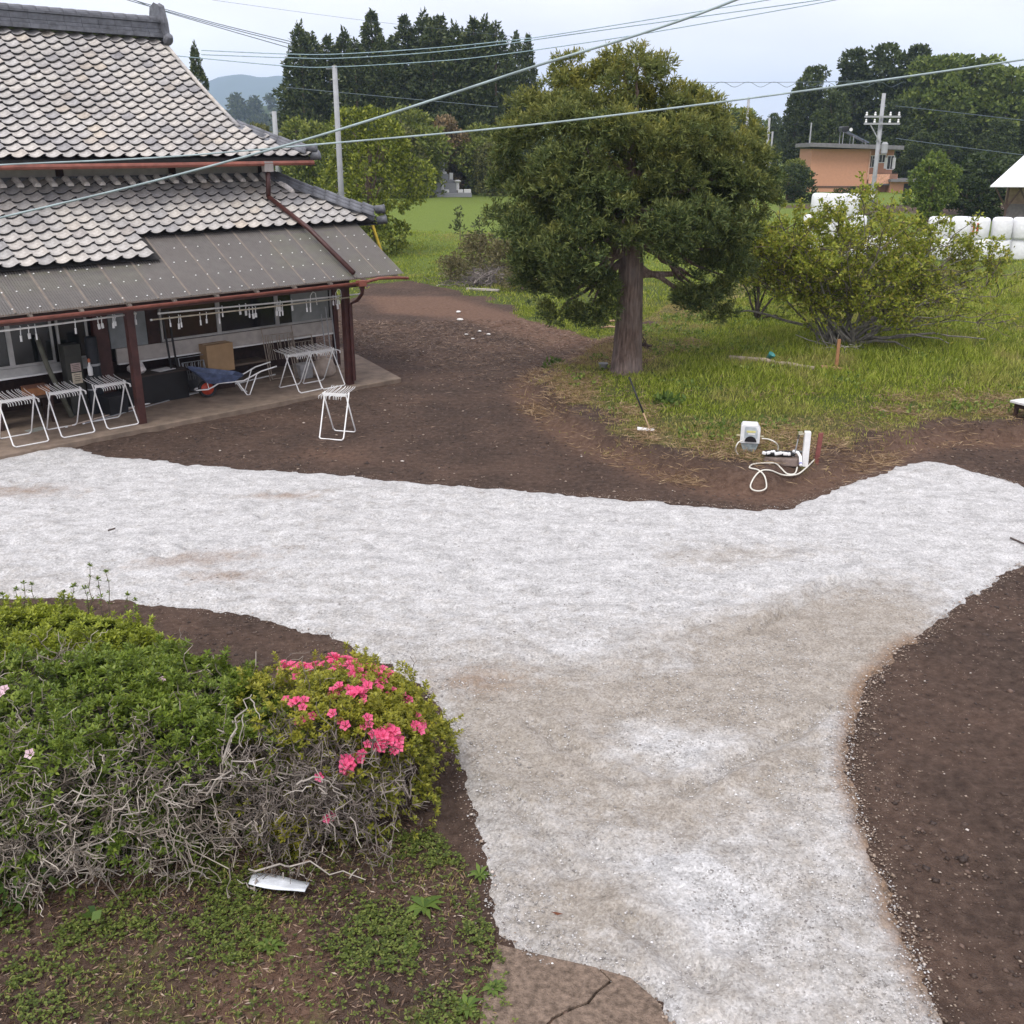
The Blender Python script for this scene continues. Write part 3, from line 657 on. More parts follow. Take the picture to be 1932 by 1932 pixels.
door(-8.6, -6.65, 1.15, 2.05, GD); door(-6.65, -5.80, 1.15, 2.05, GD); door(-5.72, -5.08, 1.15, 2.05, GD)
door(-3.50, -2.10, 1.27, 2.14, GB); door(-2.10, -.58, 1.27, 2.14, GBL); door(-.58, .98, 1.27, 2.14, GD); MB().box((.36, 1.985, 1.70), (1.06, .01, .78)).build('curtain_panel', GGR, house)
MB().box((-4.22, 2.0, 1.72), (.82, .04, .92)).build('metal_panel', GLB('grey_metal_panel', (.20, .22, .225), .5), house)
MB().box((-3.66, 2.0, 1.7), (.28, .05, .95)).build('timber_panel', DWOOD, house)
MB().box((-4.85, 1.93, 1.2), (.30, .16, 2.2)).build('timber_column', RED, house)
MB().box((1.05, 1.98, 1.25), (.12, .14, 2.3)).build('corner_column', RED, house)
MB().box((-3.75, 2.06, 2.32), (9.6, .1, .46)).build('lintel_wall', DWOOD, house)
MB().box((-1.8, 1.97, 1.10), (5.5, .05, .31)).build('skirting_board', plain('dusty_white_board', (.40, .37, .34), .7, .15), house)
MB().box((-1.8, 1.93, .935), (5.5, .1, .025)).build('sill_rail', WHITEP, house)
MB().box((-6.85, 1.97, 1.06), (3.5, .05, .17)).build('skirting_board', ALU, house)
MB().box((-6.85, 1.93, .965), (3.5, .1, .025)).build('sill_rail', WHITEP, house)
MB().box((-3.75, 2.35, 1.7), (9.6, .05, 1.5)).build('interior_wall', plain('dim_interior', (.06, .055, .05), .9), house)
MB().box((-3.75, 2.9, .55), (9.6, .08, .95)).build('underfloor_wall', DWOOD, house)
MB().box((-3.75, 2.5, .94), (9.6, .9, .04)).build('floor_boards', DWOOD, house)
MB().box((-1.7, 2.15, .52), (1.5, .5, .04)).build('storage_shelf', plain('old_board', (.16, .12, .09), .8), house)
# concrete apron
slab = struct(MB().prism([tuple(HW(u, v, -.1)) for u, v in ((-12, -.46), (1.28, -.30), (2.25, 2.7), (2.6, 4.2), (-12, 4.2))], [tuple(HW(u, v, .1)) for u, v in ((-12, -.46), (1.28, -.30), (2.25, 2.7), (2.6, 4.2), (-12, 4.2))]).build('concrete_apron', plain('brown_stained_concrete', (.215, .165, .125), .9, .3, 3.5, bmp=.006, bscale=60, spec=.2), bevel=.015))

# ------------------------------------------------------------------ things on the veranda
WHITET = plain('white_enamel_tube', (.82, .82, .80), .35, .06, 9, spec=.5)
OLDT = plain('rusty_old_tube', (.30, .25, .20), .6, .35, 12)
GREYT = plain('grey_galvanised_tube', (.34, .35, .36), .5, .2, 9)
def make_rack(w=.63, d=.80, h=.80, mat=WHITET, rods=12, rod_len=.84, rod_r=.0055):
    root = empty('folding_rack')
    def U(y0, y1, z1, zx):                             # one U-shaped leg frame, foot at y0, top at y1
        pts = []; w2 = w / 2; r = .05
        pts += [(-w2, y1, z1), (-w2, y0 + (y1 - y0) * r / z1, r)]
        for k in range(1, 4): a = k / 4 * math.pi / 2; pts.append((-w2 + r * (1 - math.cos(a)) if False else -w2 + r * (1 - math.cos(a)), y0, r * (1 - math.sin(a)) + .013))
        pts += [(-w2 + r, y0, .013), (w2 - r, y0, .013)]
        for k in range(1, 4): a = k / 4 * math.pi / 2; pts.append((w2 - r + r * math.sin(a), y0, .013 + r * (1 - math.cos(a))))
        pts += [(w2, y0 + (y1 - y0) * r / z1, r + .01), (w2, y1, z1)]
        return pts
    MB().tube(U(-d / 2, .06, h + .03, 0), .0135, 7).build('leg_frame', mat, root, True)
    q = [(x * .93, y, z) for x, y, z in U(d / 2, -.06, h + .03, 0)]
    MB().tube(q, .0135, 7).build('leg_frame', mat, root, True)
    MB().box((0, -.045, h - .01), (w * .98, .03, .035)).build('top_bar', mat, root)
    MB().box((0, .045, h - .01), (w * .9, .025, .03)).build('top_bar', mat, root)
    rm = MB(); rm.tube([(0, -rod_len * .42, -.045), (0, -rod_len * .40, .012), (0, 0, .016), (0, rod_len * .5, .05), (0, rod_len * .58, .075)], rod_r, 5); rm = rm.mesh('rod', mat, True)
    for k in range(rods): inst('rod', rm, root, Matrix.Translation((-w * .46 + k * w * .92 / (rods - 1) + random.uniform(-.006, .006), 0, h)) @ Matrix.Rotation(random.uniform(-.06, .06), 4, 'Z'))
    return root
rack = make_rack()
RL = [('white folding hanger rack nearest the left edge of the apron', -7.22, .33, 0), ('middle of three white folding racks left of the veranda post', -6.33, .36, 0), ('white folding rack closest to the left veranda post, left of it', -5.45, .36, 0),
      ('white folding rack on the apron beside the leaning old racks', -1.08, .40, .06), ('white folding rack touching the corner veranda post', -.48, .36, .02)]
for i, (lab, u, v, a) in enumerate(RL):
    o = rack if i == 0 else copy_tree(rack); o.location = HW(u, v, .1); o.rotation_euler = (0, 0, HROT + a); tag(o, lab, 'rack', 'white folding hanger racks')
o = make_rack(.50, .62, .83, rods=12, rod_len=.66); o.location = GT(638, 822, 0.0); o.location.z += -.005; o.rotation_euler = (0, 0, -.27); tag(o, 'single white folding rack standing out on the bare yard soil', 'rack', 'white folding hanger racks')
def leaning(name, lab, u, v, w, h, mat, tilt):
    o = empty(name, tuple(HW(u, v, .1)), HROT + random.uniform(-.1, .1)); tag(o, lab, 'rack', 'old racks leaning on the house front')
    T = Matrix.Rotation(-tilt, 4, 'X')
    def tr(pts): return [T @ Vector(p) for p in pts]
    MB().tube(tr([(-w / 2, 0, .0), (-w / 2, 0, h), (w / 2, 0, h), (w / 2, 0, 0)]), .013, 6).build('frame', mat, o)
    MB().tube(tr([(-w / 2 + .03, -.05, .03), (-w / 2 + .05, -.03, h * .86), (w / 2 - .05, -.03, h * .86), (w / 2 - .03, -.05, .03), (-w / 2 + .03, -.05, .03)]), .012, 6).build('frame', mat, o)
    b = MB(); b.tube(tr([(0, -.02, h * .38), (0, -.03, h * .8), (0, -.06, h * .84)]), .0075, 5); me = b.mesh('rod', mat)
    for k in range(11): inst('rod', me, o, Matrix.Translation((-w * .43 + k * w * .086, 0, 0)) @ Matrix.Rotation(random.uniform(-.05, .05), 4, 'Y'))
    return o
leaning('leaning_rack', 'tallest rusty folded rack leaning under the window', -.72, 1.58, .78, 1.22, OLDT, .22)
leaning('leaning_rack', 'smaller rusty folded rack leaning in front of the tallest one', -.25, 1.35, .66, .98, OLDT, .25)
leaning('leaning_rack', 'dark folded rack leaning by the cardboard box behind the wheelbarrow', -2.95, 1.62, .62, .82, GREYT, .2)

def make_barrow():
    root = empty('wheelbarrow', tuple(HW(-3.0, 1.1, .1)), HROT - .30)
    BLUE = plain('blue_steel_tray', (.09, .12, .21), .5, .4, 9, spec=.4)
    top = [(-.28, -.34, .66), (.72, -.30, .46), (.80, -.12, .44), (.80, .12, .44), (.72, .30, .46), (-.28, .34, .66), (-.36, .16, .68), (-.36, -.16, .68)]
    bot = [(.02, -.20, .34), (.50, -.20, .30), (.55, -.1, .30), (.55, .1, .30), (.50, .20, .30), (.02, .20, .34), (-.02, .1, .34), (-.02, -.1, .34)]
    ins = [(x * .96 + .01, y * .94, z - .006) for x, y, z in top]; inb = [(x, y * .94, z + .02) for x, y, z in bot]
    b = MB(); n = 8
    b.add(top + bot + ins + inb, [(k, n + k, n + (k + 1) % n, (k + 1) % n) for k in range(n)] + [(2 * n + k, 2 * n + (k + 1) % n, 3 * n + (k + 1) % n, 3 * n + k) for k in range(n)]
          + [(k, (k + 1) % n, 2 * n + (k + 1) % n, 2 * n + k) for k in range(n)] + [tuple(range(2 * n - 1, n - 1, -1)), tuple(range(3 * n, 4 * n))])
    b.build('tray', BLUE, root, bevel=.006)
    w = MB(); w.lathe([(.135, -.03), (.165, -.045), (.19, -.035), (.20, 0), (.19, .035), (.165, .045), (.135, .03)], 20, Matrix.Translation((0, 0, .20)) @ Matrix.Rotation(math.pi / 2, 4, 'X')); wh = w.build('wheel', plain('black_rubber', (.02, .02, .02), .8), root, True)
    w = MB(); w.lathe([(.03, -.05), (.05, -.035), (.138, -.030), (.138, .030), (.05, .035), (.03, .05)], 20, Matrix.Translation((0, 0, .20)) @ Matrix.Rotation(math.pi / 2, 4, 'X')); w.build('rim', plain('orange_red_rim', (.50, .065, .03), .45), wh, True)
    for s in (-1, 1):
        b = MB(); b.tube([(-.24, s * .10, .20), (.0, s * .11, .20), (.12, s * .14, .26), (.22, s * .19, .33), (.75, s * .23, .34), (1.15, s * .26, .52), (1.50, s * .27, .60)], .016, 7); b.build('handle', WHITET, root, True)
        b = MB(); b.tube([(.62, s * .21, .33), (.80, s * .23, .02), (.86, s * .23, .015), (1.05, s * .25, .47)], .014, 7); b.build('leg', WHITET, root, True)
        b = MB(); b.tube([(.02, s * .105, .20), (-.02, s * .15, .38), (-.02, s * .18, .42)], .010, 6); b.build('strut', WHITET, root)
    b = MB(); b.tube([(-.24, -.10, .20), (-.27, 0, .20), (-.24, .10, .20)], .016, 7); b.build('front_bar', WHITET, root)
    b = MB(); b.tube([(.80, -.23, .09), (.80, .23, .09)], .011, 6); b.build('cross_brace', WHITET, root)
    b = MB(); b.tube([(0, -.115, .2), (0, .115, .2)], .014, 8); b.build('axle', GREYT, root)
    return root
tag(make_barrow(), 'blue wheelbarrow with white tube frame and red wheel on the apron', 'wheelbarrow')

def pole_thing(name, lab, a, b, r, clips, mat=WHITET, group='laundry poles under the lean-to'):
    o = empty(name, tuple(a)); A = Vector(a); Bv = Vector(b) - A; tag(o, lab, 'pole', group)
    MB().tube([(0, 0, 0), tuple(Bv * .5 + Vector((0, 0, -.012))), tuple(Bv)], r, 8).build('pole', mat, o, True)
    MB().tube([tuple(-Bv.normalized() * .03), tuple(Bv.normalized() * .01)], r * 1.35, 8).build('end_cap', WHITEP, o)
    c = MB(); c.tube([(0, .0, .03), (0, .018, .02), (0, .018, -.02), (0, .005, -.05), (0, 0, -.10)], .007, 5); c.box((0, 0, -.15), (.022, .035, .09)); me = c.mesh('peg', WHITEP)
    for q in clips: inst('peg', me, o, Matrix.Translation(Bv * q) @ Matrix.Rotation(random.uniform(-.5, .5), 4, 'Z') @ Matrix.Rotation(random.uniform(-.15, .15), 4, 'X') @ Matrix.Diagonal((1.25, 1.25, random.uniform(.9, 1.25), 1)))
    return o
pole_thing('laundry_pole', 'white laundry pole with pegs over the three left racks', HW(-8.4, .05, 2.20), HW(-4.88, .02, 2.25), .018, [.38, .42, .455, .66, .78, .80, .865, .875, .95, .99])
pole_thing('laundry_pole', 'upper white laundry pole with pegs on the right of the veranda', HW(-4.36, .14, 2.18), HW(.48, .02, 2.12), .017, [.28, .36, .39, .55, .56, .62, .84, .87])
pole_thing('laundry_pole', 'lower yellowed laundry pole hung with pegs just below the white one', HW(-4.55, .10, 2.08), HW(.05, -.08, 2.09), .015, [.08, .12, .13, .22, .25, .31, .46, .475, .49, .60, .615, .63, .76, .78, .93], plain('yellowed_pole', (.55, .49, .38), .5))
pole_thing('fallen_pole', 'long white pole lying on the apron along the house front', HW(-5.0, 1.28, .118), HW(-.72, 2.02, .13), .016, [], group='poles lying on the apron')
pole_thing('fallen_pole', 'yellowed pole lying on the apron behind the left racks', HW(-6.25, .72, .115), HW(-4.05, 1.52, .118), .014, [], plain('pinkish_pole', (.55, .44, .36), .5), 'poles lying on the apron')
pole_thing('fallen_pole', 'thin grey pole lying beside the long white one on the apron', HW(-5.9, .74, .113), HW(-3.1, 1.62, .115), .012, [], GREYT, 'poles lying on the apron')
# hanging hooks near the corner
for (u, lab) in ((-.18, 'white wire hanger on the corner post end of the laundry poles'), (-.85, 'white wire hanger hooked over the poles before the grey window')):
    b = MB(); b.tube([(-.1, 0, -.24), (-.09, 0, .02), (0, 0, .10), (.09, 0, .06), (.12, 0, -.2)], .008, 5); o = b.build('wire_hanger', WHITEP); o.location = HW(u, .0, 2.19); o.rotation_euler = (0, 0, HROT + .3); tag(o, lab, 'hanger', 'wire hangers on the poles')

def boxthing(name, lab, cat, u, v, z, dims, mat, rot=0., lid=None, bevel=.006):
    o = empty(name, tuple(HW(u, v, z)), HROT + rot); tag(o, lab, cat)
    MB().box((0, 0, dims[2] / 2), dims).build('body', mat, o, bevel=bevel); return o
CARD = plain('cardboard', (.36, .235, .125), .85, .12, 5)
o = boxthing('cardboard_box', 'brown cardboard box under the window behind the wheelbarrow', 'box', -2.33, 1.78, .5, (.66, .34, .62), CARD, .0)
MB().box((0, 0, .624), (.66, .05, .006)).build('tape', plain('parcel_tape', (.40, .29, .17), .35), o); MB().box((0, .0, .626), (.004, .33, .004)).build('flap_seam', DWOOD, o)
MB().box((0, 0, -.20), (.60, .32, .40)).build('support_crate', DWOOD, o)
o = boxthing('black_chest', 'long black chest on the apron behind the left veranda post', 'chest', -3.95, 1.68, .1, (1.35, .55, .60), plain('black_lacquer', (.010, .009, .009), .45), 0)
MB().box((0, 0, .615), (1.45, .62, .03)).build('lid', plain('dark_brown_board', (.045, .032, .026), .7), o)
o = empty('plastic_bag', tuple(HW(-4.28, 1.66, .745)), HROT); tag(o, 'crumpled white plastic bag on the black chest', 'bag')
b = MB(); b.lathe([(.15, 0), (.19, .06), (.17, .15), (.10, .24), (.03, .30), (.06, .36)], 10); bo = b.build('bag_body', plain('translucent_white_bag', (.62, .58, .56), .5), o)
for v_ in bo.data.vertices: v_.co.x += .03 * math.sin(v_.co.z * 31 + v_.co.y * 17); v_.co.y += .03 * math.cos(v_.co.z * 23 + v_.co.x * 19)
o = tag(MB().box((0, 0, .004), (.42, .30, .008)).build('white_sheet', WHITEP), 'flat white sheet of card on the black chest', 'sheet'); o.location = HW(-3.72, 1.60, .748); o.rotation_euler = (0, 0, HROT + .2)
o = empty('black_trestle', tuple(HW(-3.28, 1.45, .74)), HROT); tag(o, 'pair of black metal legs standing upright on the chest', 'trestle')
for du in (-.28, -.14): MB().bar((du, .1, 0), (du - .06, .12, 1.24), .035, .03).build('leg', plain('black_metal', (.012, .012, .012), .4), o)
MB().bar((-.36, .12, 1.24), (-.18, .12, 1.24), .03, .03).build('cross_bar', plain('black_metal_bar', (.012, .012, .012), .4), o)
# cylinders and boards by the timber column
EXT = plain('dark_olive_drum', (.035, .035, .028), .5)
o = empty('gas_heater', tuple(HW(-5.62, 1.66, .1)), HROT); tag(o, 'tall dark cabinet with two pasted notices beside the timber column', 'cabinet')
MB().box((0, 0, .72), (.34, .26, 1.44)).build('cabinet_body', EXT, o, bevel=.01)
MB().box((0.02, -.134, .98), (.20, .006, .17)).build('notice', plain('faded_pink_paper', (.42, .33, .30), .8), o); MB().box((0.02, -.134, .76), (.20, .006, .22)).build('notice', plain('yellowed_paper', (.52, .47, .36), .8), o)
tx = plain('notice_ink', (.10, .08, .07), .8)
b = MB()
for k in range(4): b.box((.02 + random.uniform(-.01, .01), -.139, 1.03 - k * .035), (.14, .003, .010)); b.box((.02, -.139, .83 - k * .04), (.13 - .02 * (k % 2), .003, .012))
b.build('notice_lines', tx, o)
for (u, v, h, r, lab) in ((-5.22, 1.55, 1.55, .12, 'dark rolled mat standing against the timber column'), (-5.36, 1.45, .80, .09, 'black cylinder standing in front of the dark rolled mat')):
    o = empty('rolled_mat', tuple(HW(u, v, .1)), HROT); tag(o, lab, 'roll', 'dark rolls by the timber column')
    MB().lathe([(r * .95, 0), (r, .02), (r * 1.02, h * .5), (r, h - .02), (r * .9, h)], 14).build('roll', plain('black_matting', (.014, .016, .02), .6), o, True); MB().lathe([(r * 1.04, h * .62), (r * 1.04, h * .65)], 14).build('strap', GREYT, o)
o = empty('spray_bottle', tuple(HW(-5.38, 1.38, .9)), HROT); tag(o, 'white and orange bottle on the black cylinder', 'bottle')
MB().lathe([(.04, 0), (.05, .02), (.05, .16), (.02, .22), (.02, .27)], 10).build('bottle_body', WHITEP, o, True); MB().lathe([(.025, .27), (.028, .33), (.01, .35)], 8).build('cap', plain('orange_cap', (.5, .16, .08), .5), o)
o = empty('bamboo_pole', tuple(HW(-5.95, 1.45, .1)), HROT); tag(o, 'thick grey pole leaning on the left glass doors', 'pole'); MB().tube([(0.1, 0, 0), (-.12, .28, 1.0), (-.2, .42, 1.62)], [.055, .052, .05], 8).build('shaft', plain('grey_bamboo', (.12, .12, .09), .7), o, True)
o = boxthing('low_bench', 'low dark bench below the left glass doors', 'bench', -6.75, 1.55, .62, (1.2, .5, .04), plain('bench_top', (.07, .05, .042), .7))
for (x_, y_) in ((-.5, -.2), (.5, -.2), (-.5, .2), (.5, .2)): MB().box((x_, y_, -.26), (.06, .06, .52)).build('leg', DWOOD, o)
o = boxthing('wooden_box', 'small orange-brown wooden box on the low bench', 'box', -6.45, 1.52, .662, (.44, .30, .16), plain('varnished_wood', (.30, .13, .05), .5)); MB().box((0, 0, .168), (.46, .32, .014)).build('lid', plain('varnished_lid', (.20, .075, .035), .5), o)
for i, (u, v, w, h, lab) in enumerate([(-7.5, 1.5, .5, .5, 'black crate under the left end of the bench'), (-5.05, 1.2, .45, .36, 'black tub on the apron under the right-hand left rack'), (-2.72, 1.85, .5, .36, 'grey box beside the wheelbarrow wheel')]):
    o = empty('storage_tub', tuple(HW(u, v, .1)), HROT + .1 * i); tag(o, lab, 'tub', 'tubs on the veranda')
    m_ = plain('black_tub' if i < 2 else 'grey_tub', (.016, .016, .018) if i < 2 else (.20, .20, .20), .6)
    MB().prism([(-w * .44, -.17, 0), (w * .44, -.17, 0), (w * .44, .17, 0), (-w * .44, .17, 0)], [(-w / 2, -.2, h), (w / 2, -.2, h), (w / 2, .2, h), (-w / 2, .2, h)]).build('tub_body', m_, o, bevel=.01)
    MB().box((0, 0, h + .01), (w + .04, .44, .02)).build('rim', m_, o)
o = empty('paper_sack', tuple(HW(.10, 1.15, .1)), HROT); tag(o, 'full beige sack on the apron behind the right racks', 'sack')
bo = MB().lathe([(.22, 0), (.27, .08), (.26, .24), (.18, .38), (.06, .44), (.09, .50)], 12).build('sack_body', plain('beige_sack', (.36, .30, .25), .9), o, True)
for v_ in bo.data.vertices: v_.co.x *= 1.15; v_.co.y *= .75; v_.co.x += .02 * math.sin(v_.co.z * 23 + v_.co.y * 20)
o = empty('grey_bucket', tuple(HW(-.35, 1.35, .1)), HROT); tag(o, 'grey plastic crate under the leaning racks', 'crate'); MB().prism([(-.16, -.14, 0), (.16, -.14, 0), (.16, .14, 0), (-.16, .14, 0)], [(-.2, -.17, .34), (.2, -.17, .34), (.2, .17, .34), (-.2, .17, .34)]).build('crate_body', plain('grey_plastic', (.33, .33, .33), .6), o, bevel=.01)
for i, (u, h) in enumerate(((.52, 1.35), (.66, 1.5), (.82, 1.42))):
    o = empty('tool_shaft', tuple(HW(u, 1.62, .1)), HROT); tag(o, ['leftmost', 'middle', 'rightmost'][i] + ' of three tool shafts leaning at the house corner', 'tool', 'tool shafts at the corner'); MB().tube([(0, 0, 0), (.06, .24, h)], .014, 6).build('shaft', GREYT, o); MB().box((0, 0, .05), (.12, .03, .1)).build('tool_head', OLDT, o)
o = tag(MB().box((0, 0, .006), (.35, .22, .012)).build('metal_tray', plain('dull_tray', (.30, .31, .27), .5)), 'flat metal tray lying behind the leftmost rack', 'tray'); o.location = HW(-6.75, .95, .1); o.rotation_euler = (0, 0, HROT + .25)
MB().bar(tuple(HP(703, 424, 2.0)), tuple(HP(722, 482, 2.0)), .05, .05).build('yellow_pole_stub', plain('yellow_paint', (.75, .55, .08), .5), house)  # short stub standing in for the yellow pole behind the lean-to

# ------------------------------------------------------------------ plants: builders
BARK = plain('grey_brown_bark', (.17, .125, .10), .9, .45, 10, bmp=.03, bscale=14, spec=.15)
def bark_main():
    m, t, b, o = pmat('stringy_cedar_bark'); c = N(t, 'ShaderNodeTexCoord').outputs['Object']; mpn = N(t, 'ShaderNodeMapping'); mpn.inputs['Scale'].default_value = (14, 14, 1.2); t.links.new(c, mpn.inputs[0])
    n = noise(t, 1.6, 6, .65, mpn.outputs[0]); n2 = noise(t, 1.5, 4, .6, c)
    col = ramp(t, n, [(.32, (.05, .032, .024)), (.5, (.16, .108, .084)), (.68, (.32, .235, .195))]); col = mixc(t, ramp(t, n2, [(.4, (0, 0, 0)), (.7, (.55, .55, .55))]), col, (.30, .25, .23))
    t.links.new(col, b.inputs['Base Color']); b.inputs['Roughness'].default_value = .95; bump(t, b, n, .06); return m
BARKM = bark_main()
TWIG = leafmat('pale_dead_twigs', [(0, (.08, .062, .05)), (.5, (.22, .185, .15)), (1, (.44, .39, .33))], trans=0)
TWIGD = leafmat('dark_living_twigs', [(0, (.05, .04, .03)), (1, (.17, .135, .10))], trans=0)
def leafcloud(C, k, L, W, D=None, spread=.0, out=.6, up=.2, jit=.3):
    n = len(C); C = np.repeat(C, k, 0); R = rdir(n * k)
    d = R if D is None else R + np.repeat(unit(D), k, 0) * out
    d = d + np.array([0, 0, up]); C = C + rdir(n * k) * spread * rng.random((n * k, 1))
    l = L * (1 - jit + 2 * jit * rng.random(n * k)); return kites(C, d, l, l * W / L)
def shell(blobs, n, lo=.72, hi=1.04, flat=1.0):
    B = np.array(blobs, float); w = (B[:, 3] * B[:, 4]) ** 1.0 + B[:, 3] * B[:, 5]; w /= w.sum(); i = rng.choice(len(B), n, p=w); d = rdir(n); r = (lo + (hi - lo) * rng.random(n))[:, None]
    P = B[i, :3] + d * B[i, 3:6] * r
    return P, unit(d / B[i, 3:6]), i
def inside_other(P, blobs, f=.7):
    B = np.array(blobs, float); m = np.zeros(len(P), bool)
    for b in B: m |= (((P - b[:3]) / (b[3:6] * f)) ** 2).sum(1) < 1
    return m
def branch_path(a, b, sag=0., n=6, jit=.06):
    a = np.array(a, float); b = np.array(b, float); L = np.linalg.norm(b - a); t = np.linspace(0, 1, n)[:, None]
    P = a + (b - a) * t; P[:, 2] += sag * np.sin(np.pi * t[:, 0]); P[1:-1] += rng.normal(size=(n - 2, 3)) * jit * L / n * 2; return [tuple(p) for p in P]
def taper(r0, r1, n): return [r0 + (r1 - r0) * i / (n - 1) for i in range(n)]

# ---- the big yew-like tree on the mound
tb = GT(1180, 703); TY = tb[1]
tree = empty('yew_tree', (0, 0, 0)); tree.location = tb; tag(tree, 'big dark conifer with stout bare trunk on the grassy mound', 'tree')
def TP(px, py, dy=0.): return AT(px, py, TY + dy) - tb
prof = [(0, .53), (.08, .45), (.22, .395), (.6, .355), (1.2, .33), (1.9, .31), (2.6, .30), (3.4, .25), (4.4, .17), (5.6, .09), (6.6, .04)]
vs = []; n = 22
for j, (z, r) in enumerate(prof):
    for k in range(n):
        a = 2 * math.pi * k / n; rr = .92 * r * (1 + .07 * math.sin(3 * a + 1) * max(0, 1 - z / 2) + .045 * math.sin(7 * a + z * .7) + .03 * math.sin(13 * a))
        vs.append((rr * math.cos(a) + .04 * z - .012 * z * z, rr * math.sin(a), z - .1))
b = MB(); b.add(vs, [(j * n + k, j * n + (k + 1) % n, (j + 1) * n + (k + 1) % n, (j + 1) * n + k) for j in range(len(prof) - 1) for k in range(n)]); b.build('trunk', BARKM, tree, True)
px = 26.2 / 1932
TB0 = [(1035, 215, 66, -.3), (1075, 185, 58, .4), (1150, 190, 78, 0), (1205, 170, 66, -.4), (1262, 205, 62, .3), (1290, 245, 62, -.2), (1015, 285, 78, .1), (1100, 290, 96, -.9), (1190, 300, 110, -1.0), (1290, 310, 88, -.8), (1370, 300, 78, .1), (1410, 330, 58, -.3),
      (985, 370, 66, .2), (1050, 390, 90, -1.0), (1150, 400, 108, -1.5), (1240, 400, 96, -1.4), (1330, 385, 92, -.8), (1400, 400, 68, 0), (1010, 455, 72, -.4), (1090, 465, 82, -1.3), (1190, 470, 64, -1.6), (1340, 460, 72, -.4), (1395, 470, 54, .3),
      (1035, 525, 52, -.2), (1085, 545, 58, -.7), (1060, 580, 44, -.6), (1115, 580, 40, -.8), (1330, 530, 50, .2), (1352, 575, 40, .2), (1300, 540, 36, .6), (1210, 350, 120, 1.0), (1100, 370, 110, 1.0), (1300, 380, 100, 1.1), (1390, 250, 42, .2), (1165, 125, 34, -.1), (1208, 120, 30, -.2), (1075, 135, 30, .2), (1285, 190, 28, 0), (1240, 160, 30, .1)]
TB = [q_ for q_ in TB0 if q_[:2] not in ((1190, 470), (1150, 400))] + [(1140, 395, 84, -1.4), (1175, 420, 50, -1.8), (1055, 555, 56, -.3), (1110, 560, 50, -.6), (1020, 520, 50, .1), (1320, 560, 46, 0), (1365, 520, 46, .3)]
blobs = []
for (a, b_, r, dy) in TB:
    r *= .86
    c = TP(a, b_, dy); rr = r * px; blobs.append((*c, rr, rr * .95, rr * .86))
r_ = np.random.default_rng(19); clumps = []
for q_ in blobs:
    for _ in range(int(7 + 11 * (q_[3] / 1.2) ** 1.3)):
        d = unit(r_.normal(size=3)); rr = q_[3] * r_.uniform(.26, .42); cpt = np.array(q_[:3]) + d * np.array(q_[3:6]) * r_.uniform(.70, .98); clumps.append((*cpt, rr, rr, rr * .72))
cl_ = np.array(clumps); kc = ~inside_other(cl_[:, :3], blobs, .60); clumps = [tuple(c_) for c_ in cl_[kc]]
P, Dn, bi = shell(clumps, 34000, .50, 1.14); lowc = (Dn[:, 2] < -.25) & (rng.random(len(P)) < .65); k_ = ~lowc & ~inside_other(P, blobs, .62); P, Dn = P[k_], Dn[k_]
ct_ = r_.random(len(clumps))[bi[k_]]
tip_n = len(P)
def sprigs(P, D, k, axis_len, L, W):
    n = len(P); ax = unit(D * .7 + np.array([0, 0, .55]) + rng.normal(size=(n, 3)) * .35)
    C = np.repeat(P, k, 0) + np.repeat(ax, k, 0) * (np.tile(np.linspace(0, 1, k), n)[:, None] * axis_len)
    r = rdir(n * k); d = np.repeat(ax, k, 0) * .75 + r * .8; return kites(C, d, L * (.7 + .6 * rng.random(n * k)), W)
V, F = sprigs(P, Dn, 11, .15, .115, .028)
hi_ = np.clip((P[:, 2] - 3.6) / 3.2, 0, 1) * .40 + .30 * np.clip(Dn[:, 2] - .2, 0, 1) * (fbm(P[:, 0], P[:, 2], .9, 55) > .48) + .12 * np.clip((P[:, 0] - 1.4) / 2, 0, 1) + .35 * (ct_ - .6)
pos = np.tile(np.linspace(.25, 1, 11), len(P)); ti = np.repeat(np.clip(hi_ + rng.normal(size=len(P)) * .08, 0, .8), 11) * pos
# upright leader shoots on top
LP = []; 
for (a, b_) in [(1208, 88), (1200, 98), (1216, 100), (1170, 105), (1160, 120), (1178, 118), (1232, 118), (1075, 118), (1085, 130), (1060, 140), (1245, 135), (1120, 140), (1310, 165), (1285, 160), (1298, 180), (1130, 130), (1100, 135), (1190, 115), (1225, 130), (1052, 165), (1255, 150), (1270, 170), (1022, 190), (1320, 190), (1375, 225), (1400, 245), (1420, 270), (1110, 480), (1140, 265), (1345, 240)]:
    top = TP(a, b_, rng.uniform(-.5, .4)); h = rng.uniform(.5, .9)
    for q in np.linspace(0, 1, 16): LP.append(top + np.array([rng.normal() * .02, 0, -h * q]) + rng.normal(size=3) * .03)
LP = np.array(LP); V2, F2 = sprigs(LP, rdir(len(LP), .2), 9, .14, .12, .024)
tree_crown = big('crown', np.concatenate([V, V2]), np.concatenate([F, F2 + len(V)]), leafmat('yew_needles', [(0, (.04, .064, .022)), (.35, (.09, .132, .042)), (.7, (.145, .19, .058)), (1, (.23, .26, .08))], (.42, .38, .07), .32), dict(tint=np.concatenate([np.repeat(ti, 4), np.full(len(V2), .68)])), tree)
b = MB()
for (c, i) in [(q, i) for i, q in enumerate(blobs)]:
    z0 = max(2.6 + 1.3 * ((i * .618) % 1), min(5.6, c[2] * .72 - .1)); st = (.04 * z0 - .012 * z0 * z0, 0, z0 - .1); b.tube(branch_path(st, c[:3], -.1 if c[2] < 3 else .15, 7), taper(.085 if c[2] < 4.5 else .05, .018, 7), 6)
